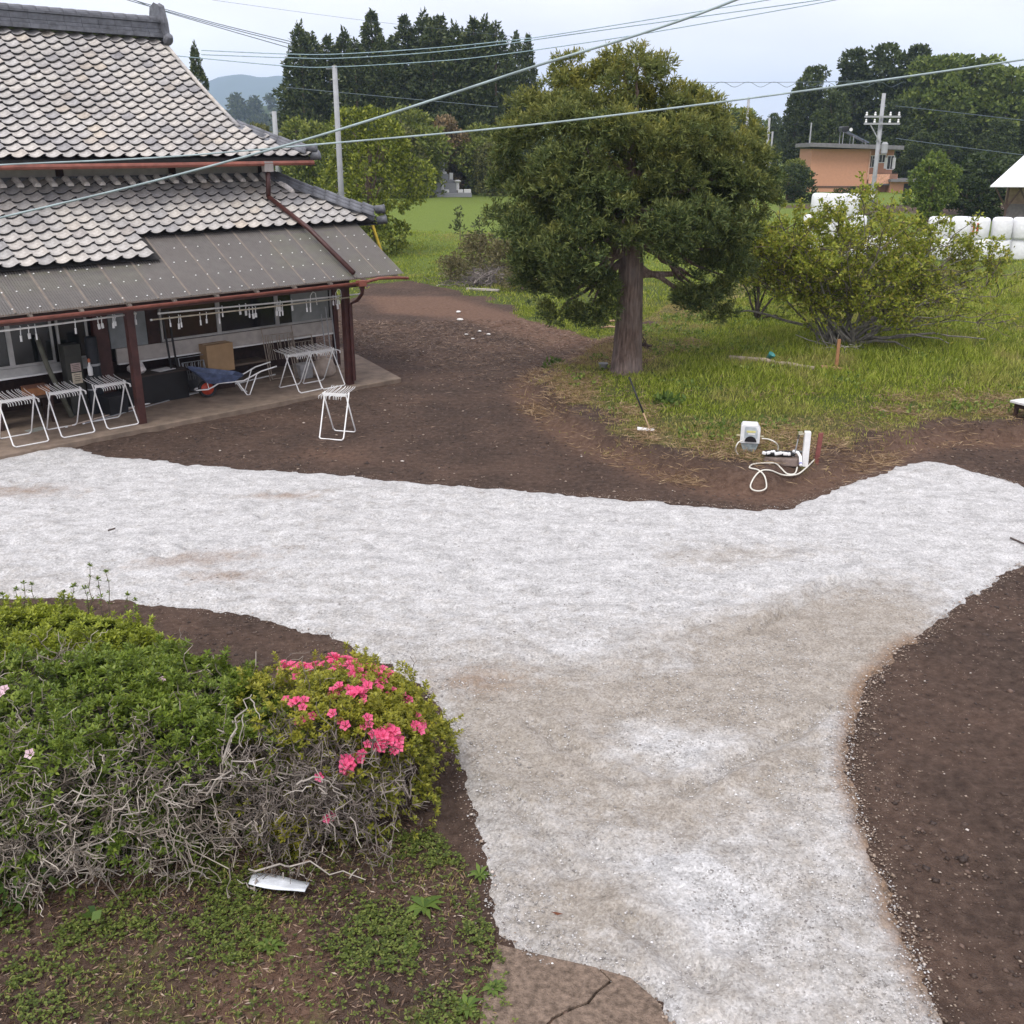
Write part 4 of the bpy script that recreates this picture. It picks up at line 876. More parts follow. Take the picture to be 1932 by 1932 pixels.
b.tube(branch_path((.2, 0, 2.25), (1.0, .1, 2.25), 0, 5, .02), taper(.09, .06, 5), 7)
b.build('limbs', BARKM, tree)

# ---- spreading many-stemmed tree on the right
bb = GT(1590, 655); BY = bb[1]
bush = empty('spreading_tree', tuple(bb)); tag(bush, 'low spreading tree with many arching stems and yellow-green leaves', 'tree')
def BP(a, b_, dy=0.): return AT(a, b_, BY + dy) - bb
ends = [(1400, 430, -.3), (1420, 395, .2), (1408, 470, -.6), (1445, 430, -.9), (1395, 510, -.2), (1465, 380, .3), (1415, 440, -.5), (1440, 400, .6), (1480, 390, -.8), (1510, 430, -1.2), (1540, 370, .3), (1580, 400, -1.0), (1600, 345, .4), (1630, 370, -.5), (1655, 340, .6), (1680, 400, -1.0), (1700, 365, .2), (1740, 410, -.6), (1760, 380, .8), (1790, 450, -.8), (1810, 430, .5),
        (1840, 480, -.3), (1850, 450, .4), (1870, 500, .2), (1860, 540, -.6), (1880, 560, .1), (1830, 600, -.6), (1790, 560, -1.2), (1740, 500, -1.6), (1660, 470, -1.8), (1590, 480, -1.9), (1520, 490, -1.6), (1470, 470, -1.2), (1450, 520, -.4), (1420, 490, .2), (1560, 440, .9), (1700, 440, 1.0), (1620, 420, 1.2), (1800, 520, 1.0), (1880, 610, -.4), (1890, 520, .3), (1760, 600, -1.4)]
stems = MB(); tips = []; twg = MB()
for (a, b_, dy) in ends:
    b_ = b_ + max(0, (470 - b_)) * (.36 if a > 1625 else .55)
    e = BP(a, b_, dy); st = np.array([rng.normal() * .25, rng.normal() * .2, rng.uniform(0, .15)])
    mid = st * .4 + e * .45 + np.array([0, 0, .38 * np.linalg.norm(e[:2]) * .35 + .15]); 
    t_ = np.linspace(0, 1, 9)[:, None]; Pth = (1 - t_) ** 2 * st + 2 * (1 - t_) * t_ * mid + t_ ** 2 * e; Pth[1:-1] += rng.normal(size=(7, 3)) * .05
    stems.tube([tuple(p) for p in Pth], taper(rng.uniform(.022, .05), .008, 9), 6)
    for q in range(12):
        j = rng.integers(3, 9); s0 = Pth[min(j, 8)]; L_ = rng.uniform(.5, 1.15); dd = unit(rng.normal(size=3) * np.array([1, 1, .55]) + (e - st) / np.linalg.norm(e) * .5 + np.array([0, 0, .1])); e2 = s0 + dd * L_; pth = branch_path(s0, e2, .06, 6, .10); twg.tube(pth, taper(.012, .005, 6), 4, False)
        for w in range(4):
            s3 = np.array(pth[rng.integers(2, 6)]); e3 = s3 + unit(rng.normal(size=3)) * rng.uniform(.15, .4); twg.tube(branch_path(s3, e3, 0, 4, .1), taper(.006, .004, 4), 3, False); tips += [s3 + (e3 - s3) * u for u in (.5, .8, 1.0)]
        tips += [np.array(p) for p in pth[3:]]
stems.tube(branch_path((-.05, -.1, .1), BP(1375, 590, .2) * np.array([1, 1, 1]), .2, 7), taper(.05, .02, 7), 6)
for (a_, b_, dy_) in ((1790, 648, -.9), (1860, 640, -.6), (1740, 668, -1.2)): stems.tube(branch_path((.1, -.1, .1), BP(a_, b_, dy_), .22, 9, .07), taper(.05, .012, 9), 6)
stems.build('stems', plain('grey_lichened_bark', (.20, .185, .16), .9, .5, 14), bush); o = twg.build('twigs', TWIGD, bush); 
tips = np.array(tips); hgt = tips[:, 2]; keepp = rng.random(len(tips)) < np.clip(.16 + .62 * (hgt - .4) / 2.0 - .5 * (tips[:, 0] > 2.4) * rng.random(len(tips)), .06, .85) * (.35 + 1.1 * (fbm(tips[:, 0] * 1.0, tips[:, 2] + tips[:, 1], 1.3, 58) > .45)); C = tips[keepp]
V, F = leafcloud(C, 8, .10, .05, None, .12, 0, .25)
big('crown', V, F, leafmat('spring_leaves', [(0, (.12, .155, .02)), (.4, (.25, .30, .034)), (.75, (.38, .41, .05)), (1, (.46, .40, .085))], None, .4), None, bush)
# its small neighbour
sb = GT(1428, 606); sapling = empty('small_tree', tuple(sb)); tag(sapling, 'small dark-stemmed tree between the conifer and the spreading tree', 'tree')
b = MB(); tp = []
for (a, b_, dy) in [(1425, 480, 0), (1440, 470, -.3), (1460, 500, .2), (1412, 500, .3), (1395, 520, -.2), (1480, 540, -.3), (1475, 598, 0)]:
    e = AT(a, b_, sb[1] + dy) - sb; pth = branch_path((rng.normal() * .05, 0, 0), e, .1, 7); b.tube(pth, taper(.045, .012, 7), 6)
    for q in range(6):
        s0 = np.array(pth[rng.integers(3, 7)]); e2 = s0 + unit(rng.normal(size=3)) * .5; b.tube(branch_path(s0, e2, 0, 4), taper(.01, .004, 4), 3, False); tp += [s0 + (e2 - s0) * u for u in (.4, .7, 1.)]
b.build('stems', plain('blackish_bark', (.045, .035, .028), .9), sapling); V, F = leafcloud(np.array(tp), 10, .10, .05, None, .2, 0, .2); big('crown', V, F, leafmat('sapling_leaves', [(0, (.07, .11, .02)), (1, (.22, .27, .05))], None, .4), None, sapling)

# ---- generic trees for the distance
def make_crown_tree(name, cols, w, h, nb, nl, L, seed, trunk=.0, conical=False, gaps=.72, bark=BARK, crown_lo=.12, up=.2):
    root = empty(name); r_ = np.random.default_rng(seed); bl = []
    for i in range(nb):
        q = (i + .5) / nb; z = h * (crown_lo + (1 - crown_lo) * (r_.random() ** .85)); f = math.sin(min(1, (z / h - crown_lo * .4) / (1 - crown_lo * .4)) * math.pi * .86 + .32) ** .7 if not conical else (1 - z / h) ** .8 + .08
        a = r_.random() * 6.28; rad = w / 2 * f * r_.uniform(.25, .82); br = w * r_.uniform(.15, .25) * (.6 + .4 * f); z = min(z, h - br * .8); bl.append((rad * math.cos(a), rad * math.sin(a), z, br, br, br * .8))
    bl.append((0, 0, h * .55, w * .28, w * .28, h * .25))
    P, D, _ = shell(bl, nl, .70, 1.10); k = ~inside_other(P, bl, gaps); P, D = P[k], D[k]
    V, F = leafcloud(P, 4, L, L * .55, D, L * .8, .7, up)
    big('crown', V, F, leafmat(name + '_leaves', cols, None, .3), None, root)
    b = MB(); b.tube(branch_path((0, 0, -.3), (0, 0, h * .8), 0, 7, .03), taper(max(.12, w * .035), .03, 7), 7)
    for q in bl[::2]: b.tube(branch_path((0, 0, q[2] * .55), q[:3], .1, 5), taper(max(.05, w * .012), .02, 5), 5)
    b.build('trunk', bark, root); return root
def make_cedar(seed, h=18., w=6.0, n=2600):
    root = empty('cedar_tree'); r_ = np.random.default_rng(seed); z = h * (1 - r_.random(n) ** .62 * .96); f = ((h - z) / h); R = w / 2 * (1 - (1 - np.clip(f * 1.55, 0, 1)) ** 1.6) * (.86 + .28 * r_.random(n)); lob = 1 + .16 * np.sin(z * 2.1 + r_.random() * 6); a = r_.random(n) * 6.283
    R = R * lob * (1 + .10 * np.sin(5 * a + z)); P = np.stack([R * np.cos(a), R * np.sin(a), z], 1); D = np.stack([np.cos(a), np.sin(a), np.full(n, .25)], 1)
    inn = r_.random(n) < .25; P[inn, :2] *= .6
    V, F = leafcloud(P, 5, .50, .22, D, .38, .9, .25); big('crown', V, F, CEDARM, None, root)
    b = MB(); b.tube([(0, 0, -.5), (0, 0, h * .5), (0, 0, h * .97)], [.28, .18, .04], 7); b.build('trunk', BARK, root); return root
CEDARM = leafmat('cedar_needles', [(0, (.024, .038, .014)), (.4, (.055, .078, .026)), (.8, (.09, .115, .038)), (1, (.14, .155, .055))], None, .12)
def place(src, used, px_, py_top, Y_, h0, lab, cat='tree', group=None, sx=1.0, rot=0., base=None):
    o = src if not used.get(id(src)) else copy_tree(src); used[id(src)] = True
    q = AT(px_, py_top, Y_); gz_ = hz1(q[0], Y_) if base is None else base; s = (q[2] - gz_) / h0; o.location = (q[0], Y_, gz_ - .05); o.scale = (s * sx, s * sx, s); o.rotation_euler = (0, 0, rot); tag(o, lab, cat, group); return o
USED = {}
ced = [make_cedar(11), make_cedar(12, w=6.6), make_cedar(13, w=5.4)]
tops = [(564, 43, 106), (586, 60, 109), (618, 67, 107), (648, 55, 110), (668, 72, 106), (700, 21, 112), (718, 64, 107), (740, 67, 110), (762, 30, 112), (798, 21, 113), (815, 32, 109), (830, 29, 114), (857, 43, 108), (875, 52, 111), (893, 34, 109), (915, 32, 112), (935, 40, 108)]
for i, (a, b_, Y_) in enumerate(tops): place(ced[i % 3], USED, a, b_, Y_, 18., 'tall dark cedar, %s pointed top from the left in the cedar row' % ORD[i], 'tree', 'cedars in the dark row', .95, i * 1.3)
for i, (a, b_, Y_, lab) in enumerate([(973, 58, 122, 'left of two thin cedars standing clear right of the cedar row'), (996, 65, 123, 'right of two thin cedars standing clear right of the cedar row'), (366, 80, 92, 'lone cedar rising behind the farmhouse roof edge')]): place(ced[(i + 1) % 3], USED, a, b_, Y_, 18., lab, 'tree', None, .62 if i < 2 else .55, i)

yg = make_crown_tree('broadleaf_tree', [(0, (.07, .095, .014)), (.5, (.17, .21, .026)), (1, (.33, .35, .045))], 5.8, 7.2, 34, 6500, .20, 5, crown_lo=.08)
place(yg, USED, 690, 203, 52, 7.2, 'bright green broad tree right behind the house gable', 'tree', None, 1.0, .5)
dk = make_crown_tree('forest_tree', [(0, (.028, .045, .014)), (.5, (.065, .092, .026)), (1, (.13, .16, .045))], 9, 17, 40, 5200, .55, 8, crown_lo=.05)
dk2 = make_crown_tree('forest_tree', [(0, (.026, .040, .014)), (.5, (.055, .076, .026)), (1, (.10, .125, .04))], 8, 17, 36, 5000, .55, 9, conical=True, crown_lo=.05)
lt = make_crown_tree('forest_tree', [(0, (.06, .09, .018)), (.5, (.13, .18, .03)), (1, (.23, .27, .06))], 10, 14, 30, 4200, .55, 10, crown_lo=.15, gaps=.6)
for i, (src, h0, a, b_, Y_, sx, lab) in enumerate([(dk2, 17, 1505, 165, 122, .8, 'dark tree at the left end of the wood on the right'), (dk, 17, 1540, 128, 124, .9, 'dark domed tree above the left end of the orange house'), (dk2, 17, 1615, 92, 128, 1.0, 'tall dark tree behind the solar heater of the orange house'),
        (dk, 17, 1672, 86, 130, 1.0, 'tallest dark tree behind the utility pole with crossarms'), (dk2, 17, 1737, 85, 128, .9, 'tall dark tree just right of the crossarm pole'), (dk, 17, 1580, 175, 118, .9, 'lower dark tree directly behind the orange house roof'), (dk, 17, 1700, 190, 116, 1.2, 'wide dark tree filling the wood right of the orange house'),
        (lt, 14, 1775, 108, 122, 1.0, 'lighter green tree in the wood right of the tall dark ones'), (lt, 14, 1840, 108, 124, 1.2, 'sparse light green tree showing sky through its crown'), (lt, 14, 1905, 130, 120, 1.2, 'light green tree at the right edge of the wood'), (dk, 17, 1800, 215, 112, 1.3, 'wide dark tree at the foot of the light green ones'), (dk, 17, 1890, 225, 110, 1.3, 'dark tree above the white barn roof'), (dk2, 17, 1960, 190, 112, 1.2, 'dark tree cut by the right edge above the barn'), (dk, 17, 1745, 250, 104, 1.2, 'low dark tree behind the young bright tree')]): place(src, USED, a, b_, Y_, h0, lab, 'tree', 'trees of the wood on the right', sx, i * .9)
mid = make_crown_tree('field_tree', [(0, (.07, .095, .018)), (.5, (.16, .20, .032)), (1, (.29, .31, .07))], 5, 6, 26, 3600, .30, 15, crown_lo=.04)
brn = make_crown_tree('field_tree', [(0, (.08, .06, .03)), (.5, (.20, .15, .07)), (1, (.36, .25, .13))], 5, 6, 26, 3400, .28, 16, crown_lo=.04, gaps=.6)
olv = make_crown_tree('field_tree', [(0, (.06, .07, .02)), (.5, (.135, .145, .04)), (1, (.24, .23, .07))], 5.5, 6, 26, 3600, .30, 17, crown_lo=.03)
for i, (src, a, b_, Y_, sx, lab) in enumerate([(olv, 470, 235, 88, 1.0, 'low olive tree left of the short white post'), (mid, 545, 225, 84, 1.0, 'yellow-green tree right of the short white post'), (mid, 590, 232, 80, .9, 'yellow-green tree left of the concrete pole'), (mid, 775, 205, 92, 1.1, 'pale green tree behind the bright broad tree'), (olv, 745, 240, 90, 1.0, 'olive tree in the gap behind the broad tree'),
        (brn, 838, 222, 97, .9, 'rusty brown leaved tree above the gravestone'), (olv, 800, 255, 96, 1.0, 'olive tree left of the rusty brown one'), (brn, 880, 262, 99, 1.1, 'brownish thicket tree right of the rusty brown one'), (mid, 905, 235, 96, 1.0, 'green tree at the left flank of the big conifer'), (olv, 930, 268, 94, 1.0, 'olive tree half hidden by the big conifer'), (olv, 850, 275, 101, 1.3, 'low olive thicket straight behind the gravestone'), (olv, 640, 262, 92, 1.4, 'olive thicket behind the concrete pole'),
        (mid, 1330, 205, 160, 1.2, 'distant green tree at the right shoulder of the big conifer'), (lt, 1395, 205, 175, 1.5, 'distant rounded tree behind the thin far poles'), (dk, 1460, 215, 165, .8, 'distant dark tree left of the wood'), (dk2, 1350, 200, 190, .9, 'distant dark conifer right of the big tree top'), (mid, 1505, 300, 88, 1.0, 'green shrub tree left of the orange house corner')]): place(src, USED, a, b_, Y_, 14. if src is lt else 17. if src in (dk, dk2) else 6., lab, 'tree', 'trees beyond the fields', sx, i * 1.1)
yt = make_crown_tree('young_tree', [(0, (.07, .11, .02)), (.5, (.13, .19, .03)), (1, (.24, .29, .06))], 2.5, 3.4, 22, 2600, .15, 21, crown_lo=.12)
place(yt, USED, 1768, 288, 66, 3.4, 'young bright green tree standing alone right of the orange house', 'tree', None, 1.0)
sh = make_crown_tree('dark_shrub', [(0, (.02, .035, .012)), (.5, (.045, .07, .02)), (1, (.09, .12, .035))], 4, 3.2, 18, 2600, .2, 22, crown_lo=.02)
for i, (a, b_, Y_, sx, lab) in enumerate([(1890, 290, 72, 1.4, 'dark green bush under the white barn roof edge'), (1830, 330, 70, 1.2, 'dark bush between the young tree and the barn'), (1490, 310, 84, 1.2, 'dark bush left of the orange house'), (1600, 352, 78, 1.0, 'low bush before the orange house wall')]): place(sh, USED, a, b_, Y_, 3.2, lab, 'shrub', 'bushes near the far buildings', sx, i)

# ------------------------------------------------------------------ buildings and things in the distance
ORANGE = plain('salmon_render', (.52, .27, .17), .85, .06, 4, bmp=.01, bscale=12)
GREYR = plain('grey_roof_slab', (.17, .165, .17), .8, .2, 3)
BROWNT = plain('brown_trim', (.10, .06, .045), .7)
q = AT(1518, 360, 102); hb = empty('orange_house', (q[0], 102, hz1(q[0], 102) - .25), -.07); hb.scale = (.85, .9, .90); hb.location.x += .35; hb.location.z -= .12; tag(hb, 'salmon orange flat-roofed house with a solar water heater on top', 'house')
MB().box((3.15, 3.2, 2.1), (6.3, 6.4, 5.2)).build('blank_wall', ORANGE, hb)
MB().box((3.12, -.03, .95), (6.36, .08, .16)).build('dark_band', BROWNT, hb)
MB().box((3.1, -.06, -.05), (6.4, .2, .3)).build('white_footing', WHITEP, hb)
MB().box((7.8, 3.9, 2.1), (3.0, 5.2, 5.2)).build('balcony_wall', ORANGE, hb)
MB().box((6.35, .35, 3.1), (.14, .9, 2.8)).build('wing_wall', plain('pale_trim', (.55, .34, .25), .8), hb)
M_ = Matrix.Rotation(-.012, 4, 'X') @ Matrix.Rotation(.030, 4, 'Y')
MB().box((4.55, 2.9, 4.92), (10.1, 8.0, .40), M_).build('roof_slab', GREYR, hb, bevel=.03)
wn = [(6.95, 3.45, .62, 1.15, False), (8.05, 3.75, .75, .8, False), (9.0, 3.35, .75, 1.35, False)]
for (u, z, w_, h_, _) in wn:
    d = MB().box((u, 1.28, z), (w_, .06, h_)).build('window', plain('far_dark_glass', (.03, .03, .035), .2), hb)
    b = MB()
    for s in (-1, 1): b.box((u + s * w_ / 2, 1.25, z), (.07, .07, h_ + .07)); b.box((u, 1.25, z + s * h_ / 2), (w_, .07, .07))
    b.box((u, 1.25, z), (.05, .06, h_)); b.build('window_frame', WHITEP, d)
for u in (6.62, 8.5, 9.38): MB().box((u, 1.27, 3.3), (.34, .05, 1.1)).build('shutter', WHITEP, hb)
MB().box((8.0, -.05, 1.75), (3.1, .1, .95)).build('balcony_parapet', plain('pale_orange_render', (.60, .33, .22), .8), hb)
MB().box((8.0, .6, 1.2), (3.1, 1.3, .14)).build('balcony_floor', GREYR, hb)
MB().bar((6.4, -.05, 2.32), (9.6, -.05, 2.32), .06, .05).build('balcony_rail', BROWNT, hb)
for k in range(9): MB().box((8.75 + .09 * k, -.12, 1.75), (.035, .03, .95)).build('baluster', BROWNT, hb)
MB().box((10.3, 1.2, .55), (3.0, 3.0, 1.9)).build('annex_wall', ORANGE, hb); MB().box((10.5, 1.0, 1.62), (3.8, 4.0, .26)).build('annex_roof', GREYR, hb); MB().box((10.9, -.32, .55), (1.2, .05, 1.5)).build('annex_opening', plain('dark_opening', (.02, .018, .018), .8), hb)
o = empty('solar_heater', (0, 0, 0)); o.location = hb.matrix_basis @ Vector((4.1, 1.5, 5.16)); tag(o, 'solar water heater with black tank on the orange house roof', 'water heater')
MB().bar((-.3, 0, 1.15), (1.9, 0, .15), 1.2, .10).build('collector_panel', plain('collector_glass', (.10, .12, .15), .25), o)
MB().box((-.45, 0, 1.35), (.62, 1.3, .48)).build('water_tank', plain('black_tank', (.012, .012, .014), .35), o, bevel=.1); MB().lathe([(.16, 0), (.16, .03)], 10, Matrix.Translation((.02, -.67, 1.30)) @ Matrix.Rotation(math.pi / 2, 4, 'X')).build('tank_end', WHITEP, o)
for x_ in (-.6, .4, 1.6):
    for y_ in (-.5, .5): MB().bar((x_, y_, 0), (x_, y_, 1.2 if x_ < 0 else .75 if x_ < 1 else .25), .05, .05).build('stand_leg', GREYT, o)
o = tag(MB().tube([(0, 0, 0), (0, 0, 2.1)], .07, 6).build('roof_vent_pipe', GREYT), 'thin grey vent pipe at the left end of the orange house roof', 'pipe'); o.location = hb.matrix_basis @ Vector((.3, 3.0, 5.0))
o = empty('tv_antenna', tuple(hb.matrix_basis @ Vector((7.7, 2.0, 4.9)))); tag(o, 'small antenna on the orange house roof right of the heater', 'antenna'); MB().tube([(0, 0, 0), (0, 0, 1.4)], .03, 6).build('mast', GREYT, o)
for k in range(3): MB().bar((-.35 + .05 * k, 0, 1.35 - .12 * k), (.35 - .05 * k, 0, 1.35 - .12 * k), .025, .025).build('antenna_rod', GREYT, o)

# white barn at the right edge
A_ = AT(1868, 353, 60); barn = empty('white_barn', (A_[0], 60, hz1(A_[0], 60)), -.12); tag(barn, 'barn with glaring white metal roof at the right edge', 'barn')
ez = A_[2] - barn.location.z
MB().prism([(0, 0, ez), (9, 0, ez), (9, 5, ez + 2.0), (3.6, 5, ez + 2.0)], [(0, 0, ez + .06), (9, 0, ez + .06), (9, 5, ez + 2.06), (3.6, 5, ez + 2.06)]).build('roof', plain('white_metal_roof', (.86, .87, .88), .4, .04, 2), barn)
MB().box((5.6, 1.2, ez * .32), (8.4, .12, ez * .64)).build('barn_wall', plain('grey_barn_wall', (.16, .145, .14), .9), barn)
MB().box((5.6, 1.5, ez * .8), (8.4, .08, ez * .36)).build('boarding', plain('tan_boards', (.30, .22, .15), .85), barn)
for x_ in (1.3, 2.6, 4.2): MB().bar((x_, .9, 0), (x_, .9, ez), .1, .1).build('post', BROWNT, barn); MB().bar((x_, .9, ez * .55), (x_ + .75, .9, ez), .08, .08).build('knee_brace', BROWNT, barn); MB().bar((x_, .9, ez * .55), (x_ - .75, .9, ez), .08, .08).build('knee_brace', BROWNT, barn)

# wrapped bales
BALEM = plain('white_bale_wrap', (.80, .81, .82), .35, .07, 5, bmp=.02, bscale=8, spec=.5)
BALE = MB().lathe([(.34, 0), (.42, .03), (.462, .11), (.475, .45), (.47, .84), (.43, .94), (.34, .98), (.05, .985)], 20).mesh('silage_bale', BALEM, True)
bl = []
for (row, lst) in (('top', [(1552, 362), (1580, 368), (1606, 372)]), ('upper', [(1538, 402), (1562, 404), (1590, 406), (1617, 408), (1777, 405), (1818, 407), (1850, 407), (1892, 409), (1930, 417)]), ('lower', [(1545, 440), (1575, 443), (1605, 446), (1640, 448), (1670, 450), (1700, 452), (1735, 450), (1780, 446), (1815, 447), (1850, 448), (1888, 448), (1925, 452)])):
    for i, (a, b_) in enumerate(lst):
        q = AT(a, b_, 51 if a < 1760 else 50); o = inst('silage_bale', BALE); zb = q[2] - .98
        o.location = (q[0], q[1] + (rng.random() - .5) * .3, zb); o.rotation_euler = (rng.normal() * .02, rng.normal() * .02, rng.random() * 6); s_ = 1 + rng.normal() * .02; o.scale = (s_, s_, 1.02)
        tag(o, 'white plastic wrapped bale, %s from the left in the %s row of the bale stack' % (ORD[i], row), 'bale', 'white wrapped bales'); bl.append(o)
zmin = min(o.location.z for o in bl); 
for o in bl: 
    if o['label'].find('lower row') > 0: o.location.z = hz1(o.location.x, o.location.y) + .0
up_ = [o for o in bl if 'upper row' in o['label']]
for o in up_: o.location.z = hz1(o.location.x, o.location.y) + .98
for o in bl:
    if 'top row' in o['label']: o.location.z = hz1(o.location.x, o.location.y) + 1.97
o = [o for o in bl if 'fifth from the left in the upper' in o['label']]
mk = MB().add([(.0, 0, 0), (.06, 0, 0), (.06, 0, .42), (0, 0, .42)], [(0, 1, 2, 3)])
red = [q_ for q_ in up_ if abs(q_.location.x - AT(1850, 407, 50)[0]) < .2][0]
b = MB(); 
for (x0_, x1_) in ((-.40, -.34), (-.28, -.22)): 
    vs = []
    for z_ in (.25, .75):
        for x_ in (x0_, x1_): vs.append((x_, -math.sqrt(.49 ** 2 - x_ * x_), z_))
    b.add(vs, [(0, 1, 3, 2)])
o = b.build('red_marks', plain('red_spray_paint', (.6, .05, .04), .6), red); o.rotation_euler = (0, 0, -red.rotation_euler.z)

# family grave
STG = plain('grey_granite', (.20, .205, .215), .35, .3, 20); STW = plain('pale_granite', (.50, .50, .49), .5, .1, 20)
gp = GT(842, 371); gv = empty('gravestone', tuple(gp), .12); tag(gv, 'stepped grey granite family grave with a tall pillar in the field', 'grave')
def gb(nm, c, d, m=STG): MB().box(c, d).build(nm, m, gv, bevel=.02)
gb('platform', (0, 0, .18), (4.2, 3.0, .36)); gb('curb', (-1.55, -.2, .62), (.22, 2.2, .62), STW); gb('base_block', (-.3, .1, .75), (2.4, 1.8, .78)); gb('step', (-.2, .1, 1.27), (1.7, 1.2, .24)); gb('pedestal', (-.3, .2, 1.62), (1.05, .9, .48)); gb('pedestal', (-.3, .2, 1.95), (.72, .66, .20), STW)
gb('pillar', (-.3, .2, 2.55), (.46, .46, 1.02)); gb('pillar_face', (-.16, -.04, 2.55), (.07, .02, .96), STW)
for x_ in (-.5, .7): gb('offering_block', (x_ + .45, -1.2, .50), (.45, .3, .26), STW)
for x_ in (-.35, .95):
    MB().lathe([(.16, .36), (.14, .95), (.30, 1.05), (.33, 1.12), (.12, 1.2)], 8, Matrix.Translation((x_, -.7, .2))).build('stone_lantern', STW, gv)
gb('name_slab', (.45, -.05, 1.68), (.32, .18, .55), STW); gb('corner_block', (1.75, -1.1, .5), (.6, .5, .28), STW)

# utility poles
CONCP = plain('concrete_pole', (.34, .35, .36), .8, .12, 4)
def upole(name, lab, top, bot_px, Y_, r, arms=False):
    t_ = AT(*top, Y_); b_ = AT(bot_px, top[1] + 200, Y_); gz_ = hz1(t_[0], Y_); o = empty(name, (t_[0], Y_, gz_)); tag(o, lab, 'pole', 'utility poles'); H_ = t_[2] - gz_
    MB().tube([(0, 0, -.3), (0, 0, H_)], [r * 1.15, r * .85], 10).build('shaft', CONCP, o, True)
    for z_ in np.arange(1.5, H_ - .5, .9): MB().tube([(-r * 1.5, 0, z_), (r * 1.5, 0, z_)], .015, 5).build('step_bolt', GREYT, o)
    if arms:
        for z_ in (H_ - 1.15, H_ - 1.5):
            MB().box((0, -.2, z_), (1.9, .09, .09)).build('crossarm', CONCP, o)
            for x_ in (-.85, -.4, .4, .85): MB().lathe([(.05, 0), (.07, .05), (.04, .1), (.06, .15), (.02, .2)], 8, Matrix.Translation((x_, -.2, z_ + .04))).build('insulator', WHITEP, o)
        MB().bar((-.6, -.2, H_ - 1.55), (0, -.15, H_ - 2.4), .05, .05).build('arm_brace', GREYT, o); MB().lathe([(.16, 0), (.18, .05), (.18, .5), (.1, .6)], 10, Matrix.Translation((.35, 0, H_ - 3.0))).build('transformer', CONCP, o); MB().lathe([(.2, 0), (.2, .35)], 10, Matrix.Translation((-.2, -.35, 2.2))).build('meter_can', WHITEP, o)
    else:
        MB().tube([(-.35, 0, H_ - .12), (.1, 0, H_ - .10)], .03, 6).build('top_bracket', GREYT, o)
    return o
upole('utility_pole', 'slim concrete pole rising from the bright green tree', (631, 124), 634, 46, .12)
upole('utility_pole', 'concrete pole with crossarms and insulators before the orange house', (1668, 176), 1640, 58, .115, True)
upole('utility_pole', 'far thin pole, left of the pair beyond the conifer', (1413, 183), 1400, 110, .15); upole('utility_pole', 'far thin pole, right of the pair beyond the conifer', (1452, 222), 1440, 118, .14); upole('utility_pole', 'short white post among the olive trees left of the cedars', (517, 210), 517, 82, .2)
upole('utility_pole', 'shortest far pole just right of the thin pair', (1458, 248), 1450, 130, .12)

# cables
CABM = plain('pale_weathered_cable', (.34, .42, .43), .5, .25, 3); DCAB = plain('dark_far_wire', (.10, .13, .15), .6); BCAB = plain('blue_grey_wire', (.30, .42, .46), .5)
def cable(lab, pts, r, mat, group='overhead cables', sub=6):
    P = np.array([AT(*p) for p in pts]); n = len(P); t = np.arange(n); tt = np.linspace(0, n - 1, (n - 1) * sub + 1)
    Q = []
    for u in tt:                                       # Catmull-Rom through the surveyed points
        i = min(int(u), n - 2); f = u - i; p0, p1, p2, p3 = P[max(i - 1, 0)], P[i], P[i + 1], P[min(i + 2, n - 1)]
        Q.append(.5 * ((2 * p1) + (-p0 + p2) * f + (2 * p0 - 5 * p1 + 4 * p2 - p3) * f * f + (-p0 + 3 * p1 - 3 * p2 + p3) * f ** 3))
    o = MB().tube([tuple(q_) for q_ in Q], r, 6, False).build('overhead_cable', mat, None, True); return tag(o, lab, 'cable', group)
cable('thick pale cable sweeping from the left roof up past the cedars', [(-250, 470, 11.5), (0, 411, 11), (300, 339, 10.5), (639, 245, 10), (1013, 124, 9.5), (1208, 64, 9.2), (1395, -3, 9), (1800, -170, 8.5)], .0115, CABM)
cable('pale cable crossing low over the big conifer to the right edge', [(-250, 326, 14), (0, 311, 13.5), (300, 297, 13), (639, 269, 12.5), (960, 240, 12), (1285, 202, 11.5), (1600, 160, 11), (1932, 112, 10.5), (2200, 66, 10)], .0105, CABM)
for i, (pts, lab) in enumerate([([(380, 95, 44), (545, 102, 44), (639, 102, 44), (800, 92, 44), (937, 79, 43), (1062, 63, 43), (1460, -2, 42), (1600, -30, 42)], 'uppermost blue-grey wire across the cedar row'), ([(380, 103, 44), (545, 109, 44), (639, 110, 44), (800, 100, 44), (937, 85, 43), (1100, 62, 43), (1560, -2, 42), (1700, -25, 42)], 'second blue-grey wire across the cedar row'), ([(330, 105, 45.9), (545, 125, 45.9), (639, 126, 45.9), (800, 117, 45), (930, 105, 45), (1181, 69, 44), (1500, 14, 43), (1650, -15, 43)], 'lowest blue-grey wire across the cedars, meeting the slim pole')]):
    cable(lab, pts, .018, BCAB)
